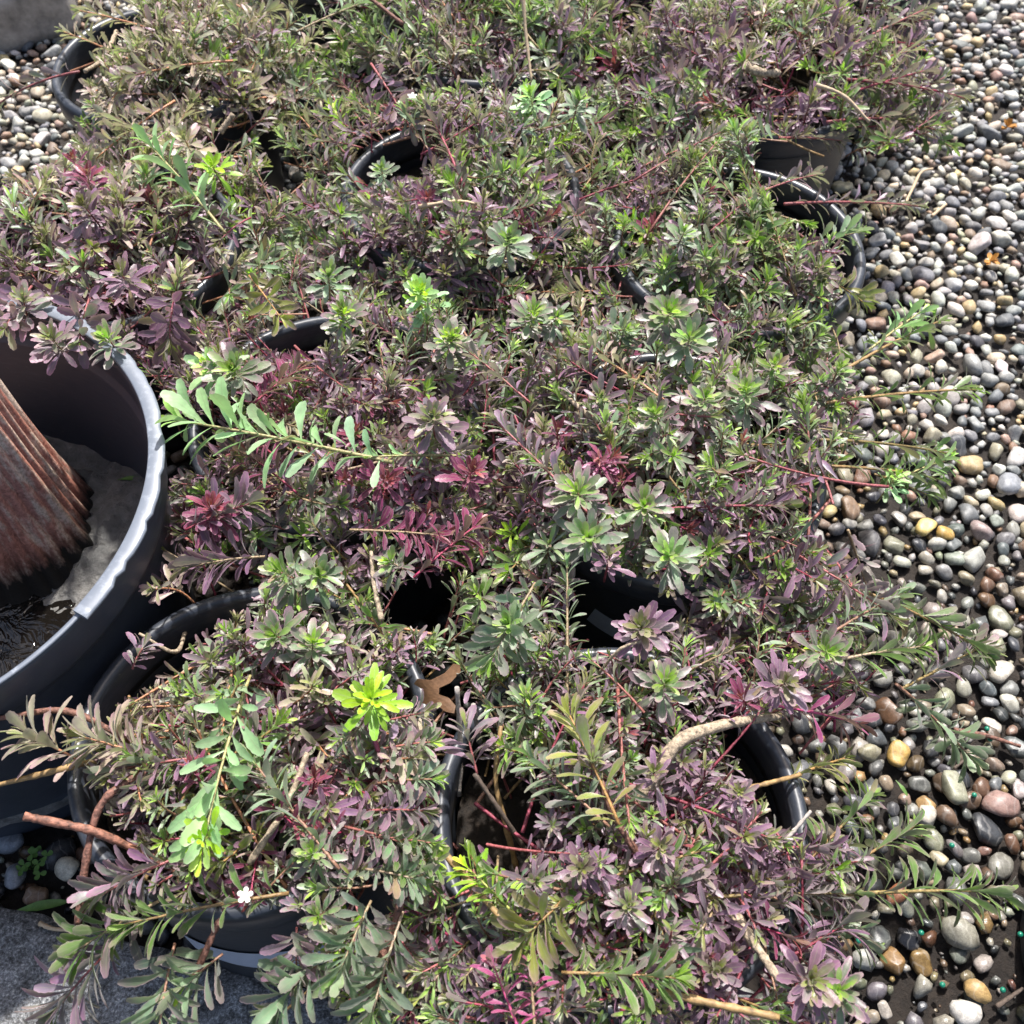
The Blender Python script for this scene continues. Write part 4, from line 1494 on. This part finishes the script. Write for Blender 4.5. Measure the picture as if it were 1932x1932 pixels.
# wet around bare soil and the near end, whose shade is painted in too
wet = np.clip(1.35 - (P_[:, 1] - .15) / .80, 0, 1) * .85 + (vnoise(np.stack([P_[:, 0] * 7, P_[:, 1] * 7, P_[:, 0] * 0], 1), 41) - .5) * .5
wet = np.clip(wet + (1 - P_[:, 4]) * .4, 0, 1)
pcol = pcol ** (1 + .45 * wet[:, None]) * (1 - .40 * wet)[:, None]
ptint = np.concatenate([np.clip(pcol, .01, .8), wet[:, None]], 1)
shape = rng.integers(0, NPS, npb)
PM = np.zeros((npb, 4, 4))
for i in range(npb):
    x, y, r, layer, dn = P_[i]
    tl = rng.normal(0, .28 if layer < 2 else .4, 2)
    R = (Matrix.Rotation(rng.uniform(0, 6.28), 3, 'Z') @ Matrix.Rotation(tl[0], 3, 'X') @ Matrix.Rotation(tl[1], 3, 'Y'))
    PM[i, :3, :3] = np.array(R) * r
    PM[i, :3, 3] = (x, y, r * rng.uniform(.18, .50) + (.004 if layer == 1 else 0) * dn - .003 * (1 - dn))
    PM[i, 3, 3] = 1
# single notable stones
for (px, py, r, c_, sx) in [(1745, 998, .0165, (.50, .38, .14), 0), (1780, 1010, .0150, (.42, .27, .08), 3), (1695, 1425, .0160, (.40, .26, .08), 5), (1840, 1870, .0165, (.36, .24, .10), 7),
                            (1850, 1005, .019, (.25, .19, .18), 2), (1800, 1490, .0210, (.26, .26, .19), 4), (1745, 1540, .0180, (.50, .46, .39), 1), (1820, 1910, .0190, (.50, .475, .44), 6),
                            (1640, 1420, .0165, (.24, .22, .15), 9), (1900, 915, .023, (.22, .23, .25), 8), (1830, 690, .022, (.28, .28, .27), 10), (1885, 1520, .024, (.24, .155, .135), 11),
                            (30, 1655, .017, (.24, .25, .27), 2), (70, 1690, .013, (.20, .13, .08), 5), (130, 1640, .017, (.60, .54, .42), 3), (15, 1590, .020, (.20, .215, .24), 12),
                            (1810, 1765, .024, (.22, .21, .17), 13), (1690, 1690, .016, (.30, .12, .06), 14)]:
    p = at(px, py, .012)
    m = np.eye(4)
    m[:3, :3] = np.array(Matrix.Rotation(rng.uniform(0, 6.28), 3, 'Z') @ Matrix.Rotation(rng.normal(0, .2), 3, 'X')) * r
    m[:3, 3] = (p[0], p[1], .016)
    PM = np.concatenate([PM, m[None]])
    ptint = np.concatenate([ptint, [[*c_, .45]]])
    shape = np.append(shape, sx)
    P_ = np.vstack([P_, [p[0], p[1], r, 0, 1]])
npb = len(P_)
pq = proj(PM[:, :3, 3])
inview = (pq[:, 0] > 5) & (pq[:, 0] < W - 5) & (pq[:, 1] > 5) & (pq[:, 1] < W - 5)
# hidden under foliage? use the leaf depth buffer
bx, by = np.clip((pq[:, 0] / W * RES).astype(int), 0, RES - 1), np.clip((pq[:, 1] / W * RES).astype(int), 0, RES - 1)
clear = zb[by, bx] > pq[:, 2] - .02
hidden_pot = np.zeros(npb, bool)
for k, c in POTS.items():
    a = np.linspace(0, 2 * math.pi, 40)
    ring = proj(np.stack([c[0] + PR * np.cos(a), c[1] + PR * np.sin(a), np.full(40, .30)], 1))[:, :2]
    hidden_pot |= in_poly(pq[:, :2], [tuple(t) for t in ring])
size_px = FPX * P_[:, 2] / pq[:, 2]
score = np.where(inview & clear & ~hidden_pot, size_px, 0)
big = np.argsort(-score)[:300]
big = big[score[big] > 5]
isbig = np.zeros(npb, bool)
isbig[big] = True
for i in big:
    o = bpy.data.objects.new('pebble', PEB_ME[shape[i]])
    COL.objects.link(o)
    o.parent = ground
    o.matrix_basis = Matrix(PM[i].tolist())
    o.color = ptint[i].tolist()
JV, JF, JT = [], [], []
off = 0
for s in range(NPS):
    for lvl, cond in ((2, (size_px > 13) & inview & clear), (1, ~((size_px > 13) & inview & clear))):
        ids = np.where((~isbig) & (shape == s) & cond)[0]
        if not len(ids):
            continue
        v, f = (PEB2 if lvl == 2 else PEB1)[s]
        wv = np.einsum('nij,kj->nki', PM[ids][:, :3, :3], v) + PM[ids][:, None, :3, 3]
        JV.append(wv.reshape(-1, 3))
        JF.append((f[None] + (np.arange(len(ids)) * len(v))[:, None, None]).reshape(-1, 3) + off)
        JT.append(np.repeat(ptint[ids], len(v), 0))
        off += len(ids) * len(v)
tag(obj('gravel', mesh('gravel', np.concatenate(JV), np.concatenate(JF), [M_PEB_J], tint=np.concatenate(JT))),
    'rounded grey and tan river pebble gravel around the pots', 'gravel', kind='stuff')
print('pebbles', npb)

# ------------------------------------------------------------------ small loose things
def twig(name, ctrl, r0, r1, mat, label, cat, group=None, n=14, knob=.15):
    pts = smooth_path([at(*c) for c in ctrl], n)
    b0 = pts[0].copy()
    o = obj(name, tube_mesh(name, pts - b0, np.linspace(r0, r1, n), mat, 6, knob, rng), loc=b0)
    return tag(o, label, cat, group)


twig('twig', [(1706, 388, .026), (1722, 355, .028), (1738, 325, .026), (1760, 318, .026)], .0032, .0022, M_STRAW, 'pale bent straw twig on the sunlit upper right gravel', 'twig')
twig('twig', [(1758, 408, .024), (1785, 385, .024)], .0034, .0026, M_STRAW, 'short pale stub of twig beside the bent straw twig', 'twig')
twig('twig', [(1800, 1378, .026), (1850, 1385, .028), (1925, 1408, .026)], .0040, .0024, M_BARK_R, 'long reddish brown twig on the right edge gravel', 'twig')
twig('twig', [(1880, 1900, .018), (1930, 1865, .018)], .0030, .0018, M_BARK_D, 'dark thin twig on bare soil in the lower right corner', 'twig')
twig('twig', [(1800, 1450, .02), (1890, 640, .02)][:1] + [(1830, 1425, .022)], .0020, .0016, M_BARK_D, 'tiny dark twig between lower right pebbles', 'twig')
twig('wire', [(1622, 250, .18), (1612, 275, .10), (1597, 315, .03)], .0020, .0020, M_WIRE, 'thin black wire standing beside the upper right pot', 'wire', knob=0)
twig('twig', [(75, 1742, .050), (100, 1752, .052), (140, 1755, .052)], .0028, .0022, M_STRAW, 'pale straw piece lying on the concrete kerb edge', 'twig')


def flat_leaf(name, px, py, z, length, width, rot, mat, label, cat, curl=.15, group=None):
    st = np.linspace(0, 1, 11)
    v, f, uv = leaf_mesh(st, hw(st, width / 2 / length, .5), -curl, .04)
    v = v * length
    top, nvv = v, len(v)
    bot = v - np.array([0, 0, .0006])
    ff = [tuple(q) for q in f] + [tuple(int(i) + nvv for i in q[::-1]) for q in f]
    o = obj(name, mesh(name, np.vstack([top, bot]), ff, [mat], uv=np.vstack([uv, uv])), loc=at(px, py, z))
    o.rotation_euler.z = rot
    return tag(o, label, cat, group)


flat_leaf('fallen_leaf', 20, 1722, .034, .062, .011, math.radians(12), M_GREENLEAF, 'long fallen green leaf on soil beside the kerb', 'leaf', .05)
flat_leaf('fallen_leaf', 222, 905, .187, .030, .007, math.radians(5), M_GREENLEAF, 'narrow green leaf lying flat on the mud near the right wall', 'leaf', .05)
flat_leaf('fallen_leaf', 248, 872, .184, .022, .0075, math.radians(115), M_GREENLEAF, 'green leaf standing against the inner wall above the flat one', 'leaf', .1)
flat_leaf('fallen_leaf', 100, 862, .190, .020, .008, math.radians(-50), M_GREENLEAF, 'small green leaf on the mud close to the trunk', 'leaf', .1)
flat_leaf('fallen_leaf', 62, 829, .192, .020, .006, math.radians(0), M_GREENLEAF, 'green leaf at the back edge of the mud', 'leaf', .1)
flat_leaf('fallen_leaf', 1690, 1472, .026, .022, .005, math.radians(-60), M_GREENLEAF, 'single green leaf fallen among lower right pebbles', 'leaf', .1)
for (px, py, lab_) in [(1900, 240, 'orange dry bracts on far right gravel near the top'), (1868, 492, 'orange dry bracts on right gravel below the bent straw twig')]:
    c0 = at(px, py, .024)
    bv, bf = [], []
    for q in range(9):
        d = rng.normal(0, 1, 3)
        d[2] = abs(d[2]) * .6
        d /= np.linalg.norm(d)
        s_ = np.cross(d, [0, 0, 1])
        s_ /= np.linalg.norm(s_)
        o0 = len(bv)
        for t, w in ((0, .001), (.008, .005), (.014, .004), (.018, .0008)):
            bv += [d * t - s_ * w + [0, 0, .001], d * t, d * t + s_ * w + [0, 0, .001]]
        for r in range(3):
            for u_ in range(2):
                a_ = o0 + r * 3 + u_
                bf.append((a_, a_ + 3, a_ + 4, a_ + 1))
    tag(obj('dry_bract', mesh('dry_bract', bv, bf, [M_ORANGE]), loc=c0), lab_, 'litter')

# lobed dry leaf caught between the near pots
outline = [(0, 0), (.10, .05), (.16, .16), (.10, .30), (.20, .34), (.36, .20), (.60, .16), (.78, .20), (.86, .12), (.80, .02), (.58, -.02), (.40, .02), (.34, -.06),
           (.44, -.20), (.46, -.36), (.38, -.44), (.28, -.34), (.20, -.14), (.08, -.10)]
SZ = .062
import bmesh as _b
bm = _b.new()
vs = [bm.verts.new((x * SZ, y * SZ, 0)) for x, y in outline]
bm.faces.new(vs)
_b.ops.triangulate(bm, faces=bm.faces[:])
_b.ops.subdivide_edges(bm, edges=bm.edges[:], cuts=2, use_grid_fill=True)
for v_ in bm.verts:
    x, y = v_.co.x / SZ, v_.co.y / SZ
    v_.co.z = SZ * (.28 * y * y + .12 * math.sin(x * 5) + .10 * x * abs(y))
g = _b.ops.extrude_face_region(bm, geom=bm.faces[:])
for e in g['geom']:
    if isinstance(e, _b.types.BMVert):
        e.co.z -= .0007
_b.ops.recalc_face_normals(bm, faces=bm.faces[:])
dme = bpy.data.meshes.new('dry_leaf')
bm.to_mesh(dme)
bm.free()
dme.materials.append(M_DRY)
dl = obj('dry_leaf', dme, loc=at(792, 1325, .325))
dl.rotation_euler = (math.radians(28), math.radians(-18), math.radians(30))
tag(dl, 'brown curled lobed dry leaf caught between the two near pots', 'leaf')

# tiny green slow-release granules
GR = [(1862, 1375), (1868, 1395), (1838, 1500), (1796, 1595), (1835, 1652), (1738, 1760), (1925, 1763), (1778, 1858), (1892, 1868), (1620, 1775), (1545, 1170)]
gme = mesh('granule', ICO[2][0] * .0034 * np.array([1, 1, .92]), ICO[2][1], [M_GRANULE])
for px, py in GR:
    tag(obj('granule', gme, loc=at(px, py, .021)), 'tiny dark green fertiliser granule lying among the lower right pebbles', 'granule', 'green granules on the gravel')

# weed seedling on the soil by the kerb
wd = tag(empty('weed_seedling', at(60, 1640, .004)), 'small pale green clover-like weed seedling on soil beside the kerb', 'weed')
o0 = np.array(at(60, 1640, .004))
for (px, py, z) in [(45, 1632, .026), (60, 1612, .032), (72, 1630, .030), (75, 1648, .028), (40, 1640, .024), (88, 1615, .030), (66, 1606, .028)]:
    c0 = at(px, py, z) - o0
    stm = smooth_path([np.zeros(3), c0 * .6 + np.array([0, 0, .004]), c0], 6)
    obj('stem', tube_mesh('weed_stem', stm, .0006, M_GREENLEAF, 5), wd)
    fv, ff = [], []
    for q in range(3):
        a = 2 * math.pi * q / 3 + rng.uniform(0, 1)
        d = np.array([math.cos(a), math.sin(a), .1])
        s_ = np.array([-math.sin(a), math.cos(a), 0])
        k0 = len(fv)
        for t, w in ((.0, .0006), (.003, .0026), (.006, .0032), (.008, .0018)):
            fv += [d * t - s_ * w, d * t - np.array([0, 0, .0004]), d * t + s_ * w]
        for r in range(3):
            for u_ in range(2):
                a_ = k0 + r * 3 + u_
                ff.append((a_, a_ + 3, a_ + 4, a_ + 1))
    obj('leaf', mesh('weed_leaf', fv, ff, [M_GREENLEAF]), wd, loc=c0)
import sys
tris = sum(len(o.data.polygons) * 2 for o in bpy.data.objects if o.type == 'MESH' and o.data.users == 1)
print('approx tris', tris, 'objects', len(bpy.data.objects))
